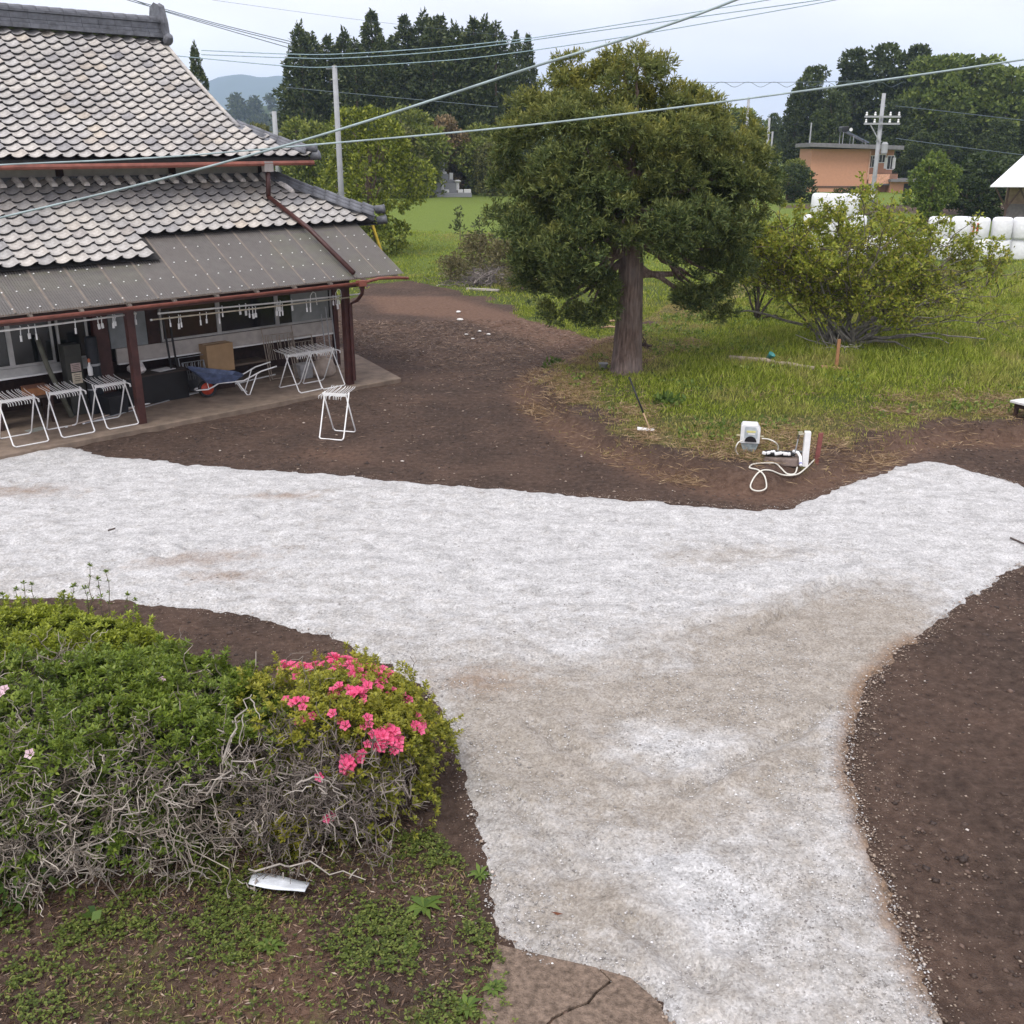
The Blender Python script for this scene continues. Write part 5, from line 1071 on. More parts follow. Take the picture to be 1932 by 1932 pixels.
for i, (pts, lab) in enumerate([([(200, -14, 60), (241, 0, 60), (400, 45, 60), (552, 84, 60)], 'upper dark wire from the house ridge toward the cedars'), ([(210, -14, 60.6), (252, 0, 60.6), (400, 42, 60.6), (555, 80, 60.6)], 'middle dark wire from the house ridge toward the cedars'), ([(230, -10, 61), (300, 18, 61), (420, 54, 61), (552, 92, 61)], 'lower dark wire from the house ridge toward the cedars'), ([(1250, 155, 95), (1508, 155, 96), (1700, 150, 97)], 'straight far wire under the sky right of the conifer'), ([(1690, 200, 57.6), (1800, 212, 58), (1990, 234, 58)], 'far wire running right from the crossarm pole'), ([(1690, 261, 57.6), (1800, 276, 58), (1990, 300, 58)], 'lower far wire running right from the crossarm pole'), ([(540, 165, 60), (700, 180, 60), (940, 202, 60)], 'thin wire low across the cedar row'), ([(400, 0, 90), (700, 40, 90), (1000, 72, 90)], 'hair-thin wire high in the left sky')]):
    cable(lab, pts, .022 if i < 7 else .012, DCAB)
pts = []
for k in range(140): a = AT(1250 + k * 3.3, 159.5, 95.3); pts.append((a[0] + 0, a[1] + .18 * math.cos(k * .42), a[2] + .20 * math.sin(k * .42)))
tag(MB().tube(pts, .02, 4, False).build('overhead_cable', DCAB), 'far cable wound in a spiral right of the conifer top', 'cable', 'overhead cables')

# mountain and wooded far slopes
def ridge(name, pts, Y_, mat, depth, seed, amp):
    xs_ = np.array([AT(a, 275, Y_)[0] for a, _ in pts]); zs = np.array([AT(a, b_, Y_)[2] for a, b_ in pts]); X_ = np.linspace(xs_[0], xs_[-1], 220); T_ = np.linspace(-1, 1, 36)
    top = np.interp(X_, xs_, zs); V = []
    for t_ in T_:
        f = (1 - abs(t_)) ** 1.1; V.append(np.stack([X_, Y_ + t_ * depth + 0 * X_, top * f * (1 + (fbm(X_ / depth * 8, 0 * X_ + t_ * 4, 1.0, seed) - .5) * amp * (1 if abs(t_) > .03 else .3)) - 6], 1))
    V = np.concatenate(V); ix = np.arange(36 * 220).reshape(36, 220); return struct(big(name, V, np.stack([ix[:-1, :-1], ix[:-1, 1:], ix[1:, 1:], ix[1:, :-1]], -1).reshape(-1, 4), mat, smooth=True))
FORM = plain('far_forest_cover', (.055, .085, .035), .95, .4, .02)
ridge('mountain', [(-900, 250), (-200, 205), (150, 190), (330, 170), (400, 150), (430, 138), (470, 135), (510, 139), (540, 132), (575, 142), (640, 150), (760, 170), (900, 195), (1300, 240), (2400, 262)], 3400, plain('dark_mountain_forest', (.022, .034, .022), .95, .3, .01), 950, 91, .22)
ridge('wooded_hill', [(-900, 270), (200, 240), (380, 205), (440, 186), (470, 182), (520, 178), (600, 185), (900, 200), (1200, 215), (1400, 222), (1500, 232), (1900, 240), (2600, 255)], 700, FORM, 160, 92, .7)
hz_pts = []
x = rng.uniform(-420, 700, 2600); 
far = make_crown_tree('x', [(0, (.02, .03, .012)), (.5, (.05, .065, .02)), (1, (.10, .12, .04))], 9, 11, 14, 110, 1.9, 31, crown_lo=.02)
fc = [c for c in far.children if c.name.startswith('crown')][0]; bv = np.array([v_.co[:] for v_ in fc.data.vertices]); bf = np.arange(len(bv)).reshape(-1, 4)
Vs = []; Fs = []; n0 = 0; hill = np.array([(-900, 270), (200, 240), (380, 205), (440, 186), (470, 182), (520, 178), (600, 185), (900, 200), (1200, 215), (1400, 222), (1500, 232), (1900, 240), (2600, 255)], float)
for k in range(150):
    a = rng.uniform(330, 620) if k < 90 else rng.uniform(1250, 1560); Y_ = rng.uniform(480, 690); x_ = AT(a, 275, Y_)[0]
    xx = AT(966, 275, 700)[0]; tz = np.interp(a, hill[:, 0], hill[:, 1]); topz = AT(a, tz, 700)[2]; f = max(0, 1 - abs(Y_ - 700) / 160) ** 1.1; z_ = max(1.2, topz * f - 6) ; s_ = rng.uniform(.7, 1.2)
    Vs.append(bv * s_ + np.array([x_, Y_, z_ - 1])); Fs.append(bf + n0); n0 += len(bv)
stuff(big('distant_wood', np.concatenate(Vs), np.concatenate(Fs), fc.data.materials[0]), 'mass of far trees on the low wooded hill', 'woodland')
for c in list(far.children): bpy.data.objects.remove(c)
bpy.data.objects.remove(far)

# ------------------------------------------------------------------ azaleas in the foreground
def proj(P):
    d = np.asarray(P) - np.array([0, 0, CAM_H]); zc = d[:, 1] * CP - d[:, 2] * SP
    return np.stack([d[:, 0] / zc * FOC + 966, -(d[:, 1] * SP + d[:, 2] * CP) / zc * FOC + 966], 1)
def dome(c, rx, ry, h, n, seed, lump=.22):
    a = rng.random(n) * 6.2832; rho = rng.random(n) ** .42; side = rng.random(n) < .42
    x = rho * np.cos(a); y = rho * np.sin(a); z = (1 - rho ** 3.4) ** .5
    z = np.where(side, rng.random(n) ** .9 * .86, z); r2 = np.where(side, (1 - z ** 2) ** (1 / 3.4), rho); x = np.where(side, r2 * np.cos(a), x); y = np.where(side, r2 * np.sin(a), y)
    Nn = unit(np.stack([3.4 * np.abs(x) ** 2.0 * np.sign(x) / rx, 3.4 * np.abs(y) ** 2.0 * np.sign(y) / ry, 2 * z / h + .05], 1))
    P = np.stack([c[0] + x * rx, c[1] + y * ry, z * h + .03], 1); l = 1 + (fbm(P[:, 0] * 1 + P[:, 2], P[:, 1] + P[:, 2] * .7, 2.4, seed, 3) - .5) * 2 * lump
    ce = np.array([c[0], c[1], h * .3]); P = ce + (P - ce) * l[:, None]; return P, Nn
def rosettes(P, Nn, k, L, W):
    n = len(P); Dn = unit(Nn * .7 + np.array([0, 0, .5]) + rng.normal(size=(n, 3)) * .25); A = unit(np.cross(Dn, rng.normal(size=(n, 3)))); B = np.cross(Dn, A)
    th = (np.tile(np.arange(k) * 2.399, n) + np.repeat(rng.random(n) * 6.28, k))[:, None]; t = np.tile(np.linspace(.15, .8, k), n)[:, None]
    d = (np.repeat(A, k, 0) * np.cos(th) + np.repeat(B, k, 0) * np.sin(th)) * (1 - t * .6) + np.repeat(Dn, k, 0) * (.15 + t); sz = np.repeat(.75 + .5 * rng.random(n), k)
    C = np.repeat(P, k, 0) + np.repeat(Dn, k, 0) * (t * .02); return kites(C, d, L * sz, W * sz, .12, np.repeat(Dn, k, 0) + rng.normal(size=(n * k, 3)) * .2)
AZG = [(0, (.055, .085, .016)), (.4, (.12, .19, .026)), (.8, (.20, .28, .04)), (1, (.30, .36, .07))]
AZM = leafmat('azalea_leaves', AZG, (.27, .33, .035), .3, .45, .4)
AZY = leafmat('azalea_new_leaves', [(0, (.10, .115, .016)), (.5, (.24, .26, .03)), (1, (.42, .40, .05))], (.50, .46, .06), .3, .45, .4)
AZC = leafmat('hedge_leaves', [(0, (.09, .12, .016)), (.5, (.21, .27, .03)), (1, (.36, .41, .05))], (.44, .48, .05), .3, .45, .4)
def twigwork(c, rx, ry, h, n, kids, front, seed, r0=.010, reach=1.02):
    b = MB(); r_ = np.random.default_rng(seed)
    for i in range(n):
        a = r_.random() * 6.28; q = r_.random() ** .6 * .75; st = np.array([c[0] + q * rx * math.cos(a), c[1] + q * ry * math.sin(a) * .8, r_.random() * .12])
        az = r_.normal() * .75 - math.pi / 2 if front else r_.random() * 6.28
        zz = r_.uniform(.12, .97) if front else r_.uniform(.45, .98); rr = (1 - zz ** 2) ** (1 / 3.4) * reach; px_ = (st[0] - c[0]) / rx
        e = np.array([c[0] + (px_ * .8 + .5 * math.cos(az) * rr) * rx, c[1] + rr * math.sin(az) * ry if not front else c[1] - ry * rr * math.sqrt(max(.05, 1 - min(.95, px_ ** 2))) * r_.uniform(.85, 1.05), zz * h])
        pth = branch_path(st, e, .12, 9, .22); b.tube(pth, taper(r0 * r_.uniform(.7, 1.4), .004, 9), 4, False)
        for k in range(kids):
            j = r_.integers(3, 9); s0 = np.array(pth[min(j, 8)]); d = unit(r_.normal(size=3) + (e - st) * .6 + np.array([0, -.5 if front else 0, .1])); e2 = s0 + d * r_.uniform(.12, .38); p2 = branch_path(s0, e2, r_.normal() * .04, 6, .26); b.tube(p2, taper(.0055, .0028, 6), 3, False)
            for w in range(2):
                s3 = np.array(p2[r_.integers(2, 6)]); e3 = s3 + unit(r_.normal(size=3) + d * .4) * r_.uniform(.05, .16); b.tube(branch_path(s3, e3, 0, 4, .2), taper(.0035, .002, 4), 3, False)
    return b
def azalea(name, lab, c, rx, ry, h, n, frontbare, mat, seed, k=7, L=.058, W=.021, tipw=.35):
    root = empty(name, (0, 0, 0)); tag(root, lab, 'shrub')
    P, Nn = dome(c, rx, ry, h, n, seed); pr = np.ones(len(P))
    if frontbare:
        fr = np.clip(-Nn[:, 1] * 1.3 - Nn[:, 2] * .28 + .22, 0, 1) * sstep(h * 1.2, h * .66, P[:, 2]); pr = 1 - frontbare * fr * (.6 + .8 * (fbm(P[:, 0], P[:, 2], 2.6, seed + 3) > .42)); pr = np.clip(pr, .03, 1)
    pr = np.clip(pr, .02, 1) * np.clip(1.10 - 1.5 * sstep(.46, .66, fbm(P[:, 0] * 1.0, P[:, 1] + P[:, 2], 3.1, seed + 9)), .15, 1)
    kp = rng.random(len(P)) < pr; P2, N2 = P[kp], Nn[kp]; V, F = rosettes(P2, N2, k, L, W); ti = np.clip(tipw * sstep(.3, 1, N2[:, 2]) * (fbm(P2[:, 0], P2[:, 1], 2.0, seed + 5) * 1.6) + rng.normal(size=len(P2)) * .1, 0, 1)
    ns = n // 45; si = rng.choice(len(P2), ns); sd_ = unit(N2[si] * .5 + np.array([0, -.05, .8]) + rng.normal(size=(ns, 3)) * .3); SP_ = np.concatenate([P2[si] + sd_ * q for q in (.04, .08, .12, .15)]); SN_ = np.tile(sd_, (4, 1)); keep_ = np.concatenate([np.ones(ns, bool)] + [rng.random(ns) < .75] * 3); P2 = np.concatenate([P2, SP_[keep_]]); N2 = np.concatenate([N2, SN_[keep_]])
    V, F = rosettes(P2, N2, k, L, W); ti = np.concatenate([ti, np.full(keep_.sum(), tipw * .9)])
    pos = np.tile(np.linspace(.2, 1, k), len(P2)); Pi, Ni = dome(c, rx * .82, ry * .82, h * .84, n // 3, seed + 1); V2, F2 = rosettes(Pi, Ni, 5, L * 1.2, W * 1.3)
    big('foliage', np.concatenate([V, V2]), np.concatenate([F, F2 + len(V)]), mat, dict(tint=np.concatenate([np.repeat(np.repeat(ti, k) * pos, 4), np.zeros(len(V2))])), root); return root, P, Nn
hedge, hP, hN = azalea('clipped_hedge', 'low clipped light green hedge behind the bare-twigged azalea', (-5.15, 9.25), 1.62, .82, .78, 7500, 0, AZC, 201, tipw=.6)
big_az, aP, aN = azalea('azalea_shrub', 'wide green azalea with a tangle of bare grey twigs in front', (-3.95, 7.45), 2.55, 1.2, 1.06, 17000, .90, AZM, 202)
pink_az, pP, pN = azalea('azalea_shrub', 'rounded azalea with bright pink flowers beside the gravel drive', (-1.55, 7.55), 1.0, 1.02, 1.02, 6500, 1.15, AZY, 203, k=7, L=.045, W=.019, tipw=.5)
o = twigwork((-3.95, 7.4), 2.5, 1.25, 1.12, 330, 5, True, 301, .006, 1.07).build('bare_twigs', TWIG, big_az); o = twigwork((-3.7, 7.5), 2.3, 1.1, 1.18, 90, 4, False, 311, .007, 1.0).build('bare_twigs', TWIG, big_az); twigwork((-3.95, 7.45), 2.5, 1.15, 1.06, 150, 3, False, 302).build('inner_stems', TWIGD, big_az)
twigwork((-1.6, 7.5), 1.0, 1.03, 1.0, 170, 5, True, 303, .0055).build('bare_twigs', leafmat('brown_fine_twigs', [(0, (.07, .055, .045)), (.6, (.17, .14, .12)), (1, (.34, .30, .26))], trans=0), pink_az); twigwork((-1.6, 7.55), .95, .95, 1.0, 60, 3, False, 304).build('inner_stems', TWIGD, pink_az)
b = MB()
for (a0, b0, a1, b1) in [((0), 1640, 380, 1600), (20, 1700, 330, 1690), (60, 1720, 210, 1690), (330, 1690, 400, 1660), (470, 1640, 690, 1660), (480, 1680, 500, 1760), (560, 1480, 640, 1490), (390, 1500, 500, 1430), (420, 1440, 475, 1310), (100, 1640, 380, 1480), (0, 1560, 200, 1500), (150, 1700, 230, 1660), (40, 1600, 60, 1740)]:
    A0 = AT(a0, b0, 6.25 + rng.random() * .2); A1 = AT(a1, b1, 6.3 + rng.random() * .25)
    for A in (A0, A1): A[2] = max(A[2], .03)
    b.tube(branch_path(A0, A1, .08, 11, .16), taper(.009, .004, 11), 5)
    for k in range(4):
        s0 = A0 + (A1 - A0) * rng.random(); b.tube(branch_path(s0, s0 + unit(rng.normal(size=3) + np.array([0, -.3, -.1])) * rng.uniform(.1, .25), 0, 6, .2), taper(.006, .003, 6), 4)
o = b.build('dead_branches', leafmat('bleached_branch', [(0, (.24, .21, .18)), (1, (.42, .38, .33))], trans=0), big_az); o['kind'] = 'stuff'
# flowers
def flower_mesh(nm, c0, c1):
    b = MB(); vs = []; fs = []
    for k in range(5):
        a = k * 1.2566; ca, sa = math.cos(a), math.sin(a); l, w = .030, .012
        n0 = len(vs); vs += [(.004 * ca, .004 * sa, 0), (.018 * ca - w * sa, .018 * sa + w * ca, .014), (l * ca, l * sa, .012), (.018 * ca + w * sa, .018 * sa - w * ca, .014)]; fs.append((n0, n0 + 1, n0 + 2, n0 + 3))
    b.add(vs, fs); b.tube([(0, 0, -.02), (0, 0, .004)], [.003, .006], 5, False); b.tube([(0, 0, 0), (.004, .002, .028)], .0012, 3, False)
    return b.mesh(nm, leafmat(nm + '_petals', [(0, c0), (1, c1)], trans=.35))
FM = flower_mesh('flower', (.80, .08, .24), (.92, .20, .36)); FW = flower_mesh('flower', (.85, .55, .66), (.9, .72, .76))
pp2 = proj(pP); facing = (pN * (np.array([0, 0, CAM_H]) - pP)).sum(1) > 0; cand = np.where(facing)[0]
fl = [(1160, 465, 3), (1200, 475, 5), (1235, 480, 5), (1165, 520, 5), (1230, 525, 5), (1330, 480, 9), (1345, 510, 9), (1385, 465, 4), (1420, 520, 10), (1430, 550, 7), (1480, 530, 6), (1510, 555, 6), (1550, 545, 4), (1355, 610, 5), (1420, 610, 7), (1440, 640, 4), (1520, 620, 3), (1600, 640, 5), (1190, 640, 5), (1215, 710, 3), (1340, 720, 3), (1485, 740, 3), (1545, 790, 16), (1560, 810, 16), (1510, 820, 8), (1660, 740, 5), (1690, 755, 4), (1430, 865, 4), (1400, 900, 8), (1310, 1120, 2), (1280, 940, 1), (1300, 450, 4), (1460, 590, 5)]
for (fx, fy, n_) in fl:
    for k in range(n_):
        q = np.array([fx * .471 + rng.normal() * 8, 1022 + fy * .471 + rng.normal() * 6]); i = cand[np.argmin(((pp2[cand] - q) ** 2).sum(1))]; nn = Vector(pN[i] + np.array([0, -.3, .4]) + rng.normal(size=3) * .25).normalized()
        s_ = rng.uniform(1.2, 1.75); inst('flower', FM, pink_az, Matrix.Translation(Vector(pP[i]) + nn * rng.uniform(.02, .05) + Vector(rng.normal(size=3) * .014)) @ nn.to_track_quat('Z', 'Y').to_matrix().to_4x4() @ Matrix.Diagonal((s_, s_, s_, 1)))
ap2 = proj(aP); af = np.where((aN * (np.array([0, 0, CAM_H]) - aP)).sum(1) > 0)[0]
for (fx, fy) in [(268, 460), (280, 478), (30, 620), (15, 628), (125, 865), (655, 570), (1035, 520), (275, 465)]:
    q = np.array([fx * .471, 1022 + fy * .471]); i = af[np.argmin(((ap2[af] - q) ** 2).sum(1))]; nn = Vector(aN[i] + np.array([0, -.5, .4])).normalized(); s_ = 1.5; inst('flower', FW, big_az, Matrix.Translation(Vector(aP[i]) + nn * .05) @ nn.to_track_quat('Z', 'Y').to_matrix().to_4x4() @ Matrix.Diagonal((s_, s_, s_, 1)))
# bright fresh shoots on the front
C = np.array([AT(545 + rng.normal() * 22, 1570 + rng.normal() * 18, 6.65 + rng.normal() * .05) for _ in range(70)]); V, F = rosettes(C, np.tile([0, -.5, .6], (70, 1)), 8, .055, .02); o = big('fresh_shoots', V, F, AZY, dict(tint=np.full(len(V), .5)), pink_az); o['kind'] = 'stuff'
# thin upright shoots at the back of the hedge
b = MB(); C = []
for (a, b_) in [(170, 1070), (200, 1082), (185, 1095), (140, 1108), (160, 1112), (45, 1102), (30, 1115), (60, 1105), (240, 1125), (120, 1120), (5, 1125), (255, 1135)]:
    e = AT(a, b_, 9.75); s0 = np.array([e[0] + rng.normal() * .05, 9.7, .5]); pth = branch_path(s0, e, 0, 7, .06); b.tube(pth, taper(.006, .003, 7), 4); C += [np.array(p) for p in pth[3:]] + [e, e]
o = b.build('upright_shoots', TWIGD, hedge); o['kind'] = 'stuff'; C = np.array(C); V, F = rosettes(C, np.tile([0, 0, 1.], (len(C), 1)), 5, .045, .017); big('shoot_leaves', V, F, AZM, dict(tint=np.full(len(V), .15)), hedge)

# ------------------------------------------------------------------ grass, weeds, litter
def blades(P, h, w, lean=.35):
    n = len(P); d = np.stack([rng.normal(size=n) * lean, rng.normal(size=n) * lean, np.ones(n)], 1); return kites(P, d, h, w, .18)
GRASSM = leafmat('meadow_grass', [(0, (.10, .13, .016)), (.4, (.235, .295, .032)), (.8, (.37, .43, .06)), (1, (.50, .49, .13))], (.50, .36, .19), .35, .6, .2)
def turf(n, x0, x1, y0, y1, hmul, w, seed, name, lab, dens=None, mat=None, minz=None):
    x, y = scatter(n, x0, x1, y0, y1); g, d, f, p, c = region_attrs(x, y); inv = psd(GRAVEL, x, y) < -.05
    xp = proj(np.stack([x, y, hz(x, y)], 1)); vis = (xp[:, 0] > -60) & (xp[:, 0] < 1990)
    cl = fbm(x, y, 1.2, seed); k = inv & vis & (rng.random(n) < g * (dens(x, y) if dens else 1) * np.clip(.35 + 1.5 * (cl - .25), .1, 1)); x, y, d, cl = x[k], y[k], d[k], cl[k]
    m = psd(MOUND, x, y); h = (.07 + .20 * sstep(1.0, 5.5, m) + .10 * (cl - .4)) * (.55 + .9 * rng.random(x.size)) * hmul; h = np.maximum(h, .035)
    V, F = blades(np.stack([x, y, hz(x, y) - .01], 1), h, w); dr = np.clip(d + (fbm(x, y, .9, seed + 4) - .5) * 2.2 + .12, 0, 1) * rng.random(x.size) ** .5
    return stuff(big(name, V, F, mat or GRASSM, dict(tint=np.repeat(dr, 4))), lab, 'grass')
turf(230000, -1, 19, 16.5, 36, 1.0, .017, 401, 'mound_grass', 'rough meadow grass on the mound around the trees')
turf(120000, -9, 32, 34, 62, 1.7, .032, 402, 'field_grass', 'taller green grass of the field behind the yard')
# straw thatch on the lip of the mound
x, y = scatter(90000, 0, 13, 16, 28); m = psd(MOUND, x, y); pt = fbm(x, y, .8, 431); k = (m > -.35) & (rng.random(x.size) < sstep(5.2, .6, m) * sstep(.48, .66, pt) + .12 * sstep(3.5, 0, m)); x, y = x[k], y[k]
V, F = kites(np.stack([x, y, hz(x, y) + .015 + .03 * rng.random(x.size)], 1), np.stack([rng.normal(size=x.size), rng.normal(size=x.size), .25 * rng.random(x.size)], 1), .16 + .12 * rng.random(x.size), .010)
stuff(big('straw_litter', V, F, leafmat('dry_straw', [(0, (.16, .10, .055)), (.5, (.32, .21, .11)), (1, (.50, .37, .22))], trans=.2)), 'dry straw and dead grass on the mound edge', 'straw')
x, y = scatter(9000, 1, 18, 17, 36); m = psd(MOUND, x, y); k = (m > .8) & (rng.random(x.size) < sstep(.52, .68, fbm(x, y, .8, 471))); x, y = x[k], y[k]
V, F = leafcloud(np.stack([x, y, hz(x, y) + .04 + .10 * rng.random(x.size)], 1), 5, .085, .045, None, .07, 0, .35)
stuff(big('broadleaf_patches', V, F, leafmat('field_weed_leaves', [(0, (.07, .12, .02)), (.5, (.16, .23, .04)), (1, (.30, .36, .08))], trans=.3)), 'patches of broad leaved weeds in the mound grass', 'weeds')
# roots and chopped litter on the cleared soil
x, y = scatter(26000, -6, 6, 18, 33); k = (psd(SOILYARD, x, y) > .05) & (psd(GRAVEL, x, y) < -.2) & (rng.random(x.size) < .05 + .95 * sstep(23, 29, y + .25 * x)); k &= ~((((np.stack([x, y], 1) - HC[:2]) @ HV[:2]) > -.6) & (((np.stack([x, y], 1) - HC[:2]) @ HU[:2]) < 2.6)); x, y = x[k], y[k]
V, F = kites(np.stack([x, y, hz(x, y) + .012], 1), np.stack([rng.normal(size=x.size), rng.normal(size=x.size), .3 * rng.random(x.size)], 1), .08 + .2 * rng.random(x.size), .006 + .009 * rng.random(x.size))
stuff(big('root_litter', V, F, leafmat('torn_roots', [(0, (.05, .032, .022)), (.5, (.15, .095, .065)), (1, (.36, .26, .19))], trans=0)), 'torn roots and chopped litter on the cleared soil', 'litter')
# clods
CLOD = leafmat('soil_clods', [(0, (.035, .023, .017)), (.6, (.075, .05, .038)), (1, (.15, .10, .075))], trans=0)
x, y = scatter(60000, -8, 10, 4.6, 31); k = (psd(SOILYARD, x, y) > 0) & (psd(GRAVEL, x, y) < -.05); k &= ~((((np.stack([x, y], 1) - HC[:2]) @ HV[:2]) > -.5) & (y > 15) & (((np.stack([x, y], 1) - HC[:2]) @ HU[:2]) < 2.4)); k &= rng.random(x.size) < .25 + .75 * sstep(.4, .65, fbm(x, y, .7, 441)); x, y = x[k], y[k]
pebbles('soil_clods', np.stack([x, y, hz(x, y) + .002], 1), np.clip(rng.lognormal(-4.3, .5, x.size), .006, .05), CLOD, 'crumbs and clods of dark soil'); bpy.data.objects['soil_clods']['category'] = 'soil'
# foreground ground cover
def weedzone(x, y): return (psd([(-9, 4), (.25, 4), (-.05, 5.6), (-.35, 6.6), (-.75, 7.2), (-9, 6.8)], x, y) > 0) & (psd(GRAVEL, x, y) < -.04)
x, y = scatter(30000, -4.6, .3, 4.7, 7.0); k = weedzone(x, y) & (rng.random(x.size) < .08 + .72 * sstep(.46, .68, fbm(x, y, 1.9, 33))); x, y = x[k], y[k]; n = x.size; C = np.stack([x, y, hz(x, y) + .012 + .035 * rng.random(n)], 1); C3 = np.repeat(C, 3, 0); th = np.tile([0, 2.09, 4.19], n) + np.repeat(rng.random(n) * 6.28, 3)
V, F = kites(C3, np.stack([np.cos(th), np.sin(th), .15 + .2 * rng.random(3 * n)], 1), np.repeat(.016 + .016 * rng.random(n), 3), np.repeat(.013 + .011 * rng.random(n), 3), 0, np.tile([0, 0, 1.], (3 * n, 1)) + rng.normal(size=(3 * n, 3)) * .15)
stuff(big('clover_cover', V, F, leafmat('clover_leaves', [(0, (.045, .065, .014)), (.5, (.105, .145, .024)), (1, (.20, .235, .055))], trans=.3)), 'low clover and small weeds in front of the azaleas', 'weeds')
x, y = scatter(16000, -4.6, .3, 4.7, 7.4); k = weedzone(x, y) & (rng.random(x.size) < .12 + .8 * sstep(.45, .7, fbm(x, y, 1.1, 452))); x, y = x[k], y[k]
V, F = blades(np.stack([x, y, hz(x, y)], 1), .03 + .06 * rng.random(x.size), .006, .6); stuff(big('foreground_grass', V, F, GRASSM, dict(tint=np.repeat(rng.random(x.size) ** 1.2, 4))), 'short thin grass among the foreground weeds', 'grass')
x, y = scatter(15000, -4.6, .3, 4.7, 7.4); k = weedzone(x, y); x, y = x[k], y[k]; V, F = kites(np.stack([x, y, hz(x, y) + .008], 1), np.stack([rng.normal(size=x.size), rng.normal(size=x.size), .1 * rng.random(x.size)], 1), .02 + .06 * rng.random(x.size), .004 + .012 * rng.random(x.size)); stuff(big('leaf_litter', V, F, leafmat('dead_leaves', [(0, (.06, .035, .022)), (.6, (.18, .11, .07)), (.95, (.34, .24, .17)), (1, (.55, .45, .36))], trans=.1)), 'dead leaves and stalks on the foreground soil', 'litter')
x, y = scatter(900, -4.4, -2.55, 4.8, 6.3); k = (rng.random(x.size) < sstep(.40, .58, fbm(x, y, .9, 461))) & (x + .5 * y < -.1 + .2) ; x, y = x[k], y[k]; C = np.stack([x, y, hz(x, y) + .05 + .15 * rng.random(x.size)], 1); V, F = leafcloud(C, 3, .085, .06, None, .05, 0, .25); stuff(big('broadleaf_weeds', V, F, leafmat('broad_weed_leaves', [(0, (.03, .065, .014)), (.5, (.065, .125, .022)), (1, (.12, .19, .04))], trans=.3)), 'broad dark leaved weeds at the bottom left corner', 'weeds')
WEED = leafmat('rosette_weed_leaves', [(0, (.06, .11, .02)), (1, (.15, .22, .04))], trans=.3)
def rosette_plant(name, lab, p, k, L, W, up):
    th = np.arange(k) * 2.399; V, F = kites(np.tile(p, (k, 1)), np.stack([np.cos(th), np.sin(th), np.full(k, up) * (.5 + rng.random(k))], 1), L * (.7 + .5 * rng.random(k)), W, .25, np.tile([0, 0, 1.], (k, 1))); return tag(big(name, V, F, WEED), lab, 'plant', 'rosette weeds')
for (a, b_, L, lab) in [(800, 1715, .17, 'leafy rosette weed right of the white scrap under the azalea'), (510, 1790, .12, 'small rosette weed left of centre in the foreground weeds'), (775, 1790, .09, 'tiny rosette weed near the drive edge'), (1215, 1650, 0, ''), (905, 1655, .12, 'grassy tuft at the gravel edge right of the azalea'), (930, 1870, .11, 'green weed at the bottom by the concrete'), (880, 1905, .13, 'broad weed at the very bottom left of the concrete')]:
    if L: rosette_plant('weed', lab, GT(a, b_, .01), 13, L, L * .28, .45)
for (a, b_, L, lab) in [(1050, 697, .30, 'green weed tuft at the left tip of the mound'), (1255, 765, .32, 'green weed tuft behind the upright rake'), (1590, 575, .3, 'weed tuft at the foot of the spreading tree')]: 
    p = GT(a, b_, .02); C = np.tile(p, (40, 1)) + rng.normal(size=(40, 3)) * np.array([.12, .12, .05]) + np.array([0, 0, .08]); V, F = leafcloud(C, 4, .14, .06, None, .05, 0, .5); tag(big('weed', V, F, WEED), lab, 'plant', 'weed tufts on the mound', 'stuff')
# brush pile and dead bushes behind the yard
b = MB(); r_ = np.random.default_rng(77)
for i in range(420):
    a = r_.normal(925, 42); b_ = 545 - abs(r_.normal(0, 20)) - (a - 925) * .0; p = GT(a, min(b_ + 2, 540)); p[2] += r_.random() * .55 * math.exp(-((a - 930) / 45) ** 2); d = unit(r_.normal(size=3) * np.array([1, 1, .35])); b.tube(branch_path(p - d * .5, p + d * r_.uniform(.3, .8), .05, 5, .12), taper(.014, .006, 5), 3, False)
tag(b.build('brush_pile', leafmat('grey_dead_brush', [(0, (.06, .05, .045)), (.6, (.16, .135, .12)), (1, (.30, .26, .23))], trans=0)), 'heap of grey dead branches at the back of the yard', 'brush', kind='stuff')
bs = make_crown_tree('dead_bush', [(0, (.08, .075, .03)), (.5, (.16, .145, .06)), (1, (.27, .23, .11))], 3, 2, 14, 900, .13, 41, crown_lo=.05, gaps=.4); US2 = {}
for i, (a, b_, Y_, lab) in enumerate([(905, 440, 46, 'scrubby olive bush behind the brush heap'), (960, 450, 44, 'scrubby bush between brush heap and conifer'), (850, 480, 43, 'low scrub left of the brush heap'), (985, 490, 40, 'low scrub by the conifer crown')]): place(bs, US2, a, b_, Y_, 2., lab, 'shrub', 'scrub behind the yard', 1.0, i * 1.7)
for (a, b0, b1, lab) in [(868, 395, 455, 'thin young sapling in the pale field, left one'), (905, 410, 470, 'thin young sapling in the pale field, right one')]:
    p = GT(a, b1); t_ = AT(a, b0, p[1]); o = empty('sapling', tuple(p)); tag(o, lab, 'sapling', 'saplings in the field'); MB().tube([(0, 0, 0), tuple(t_ - p)], [.03, .008], 5).build('stem', BARK, o); C = np.array([(t_ - p) * q for q in np.linspace(.25, 1, 26)]) + rng.normal(size=(26, 3)) * .16; V, F = leafcloud(C, 6, .2, .09, None, .1, 0, .3); big('crown', V, F, leafmat('sapling_foliage', [(0, (.05, .07, .02)), (1, (.13, .15, .05))], trans=.3), None, o)

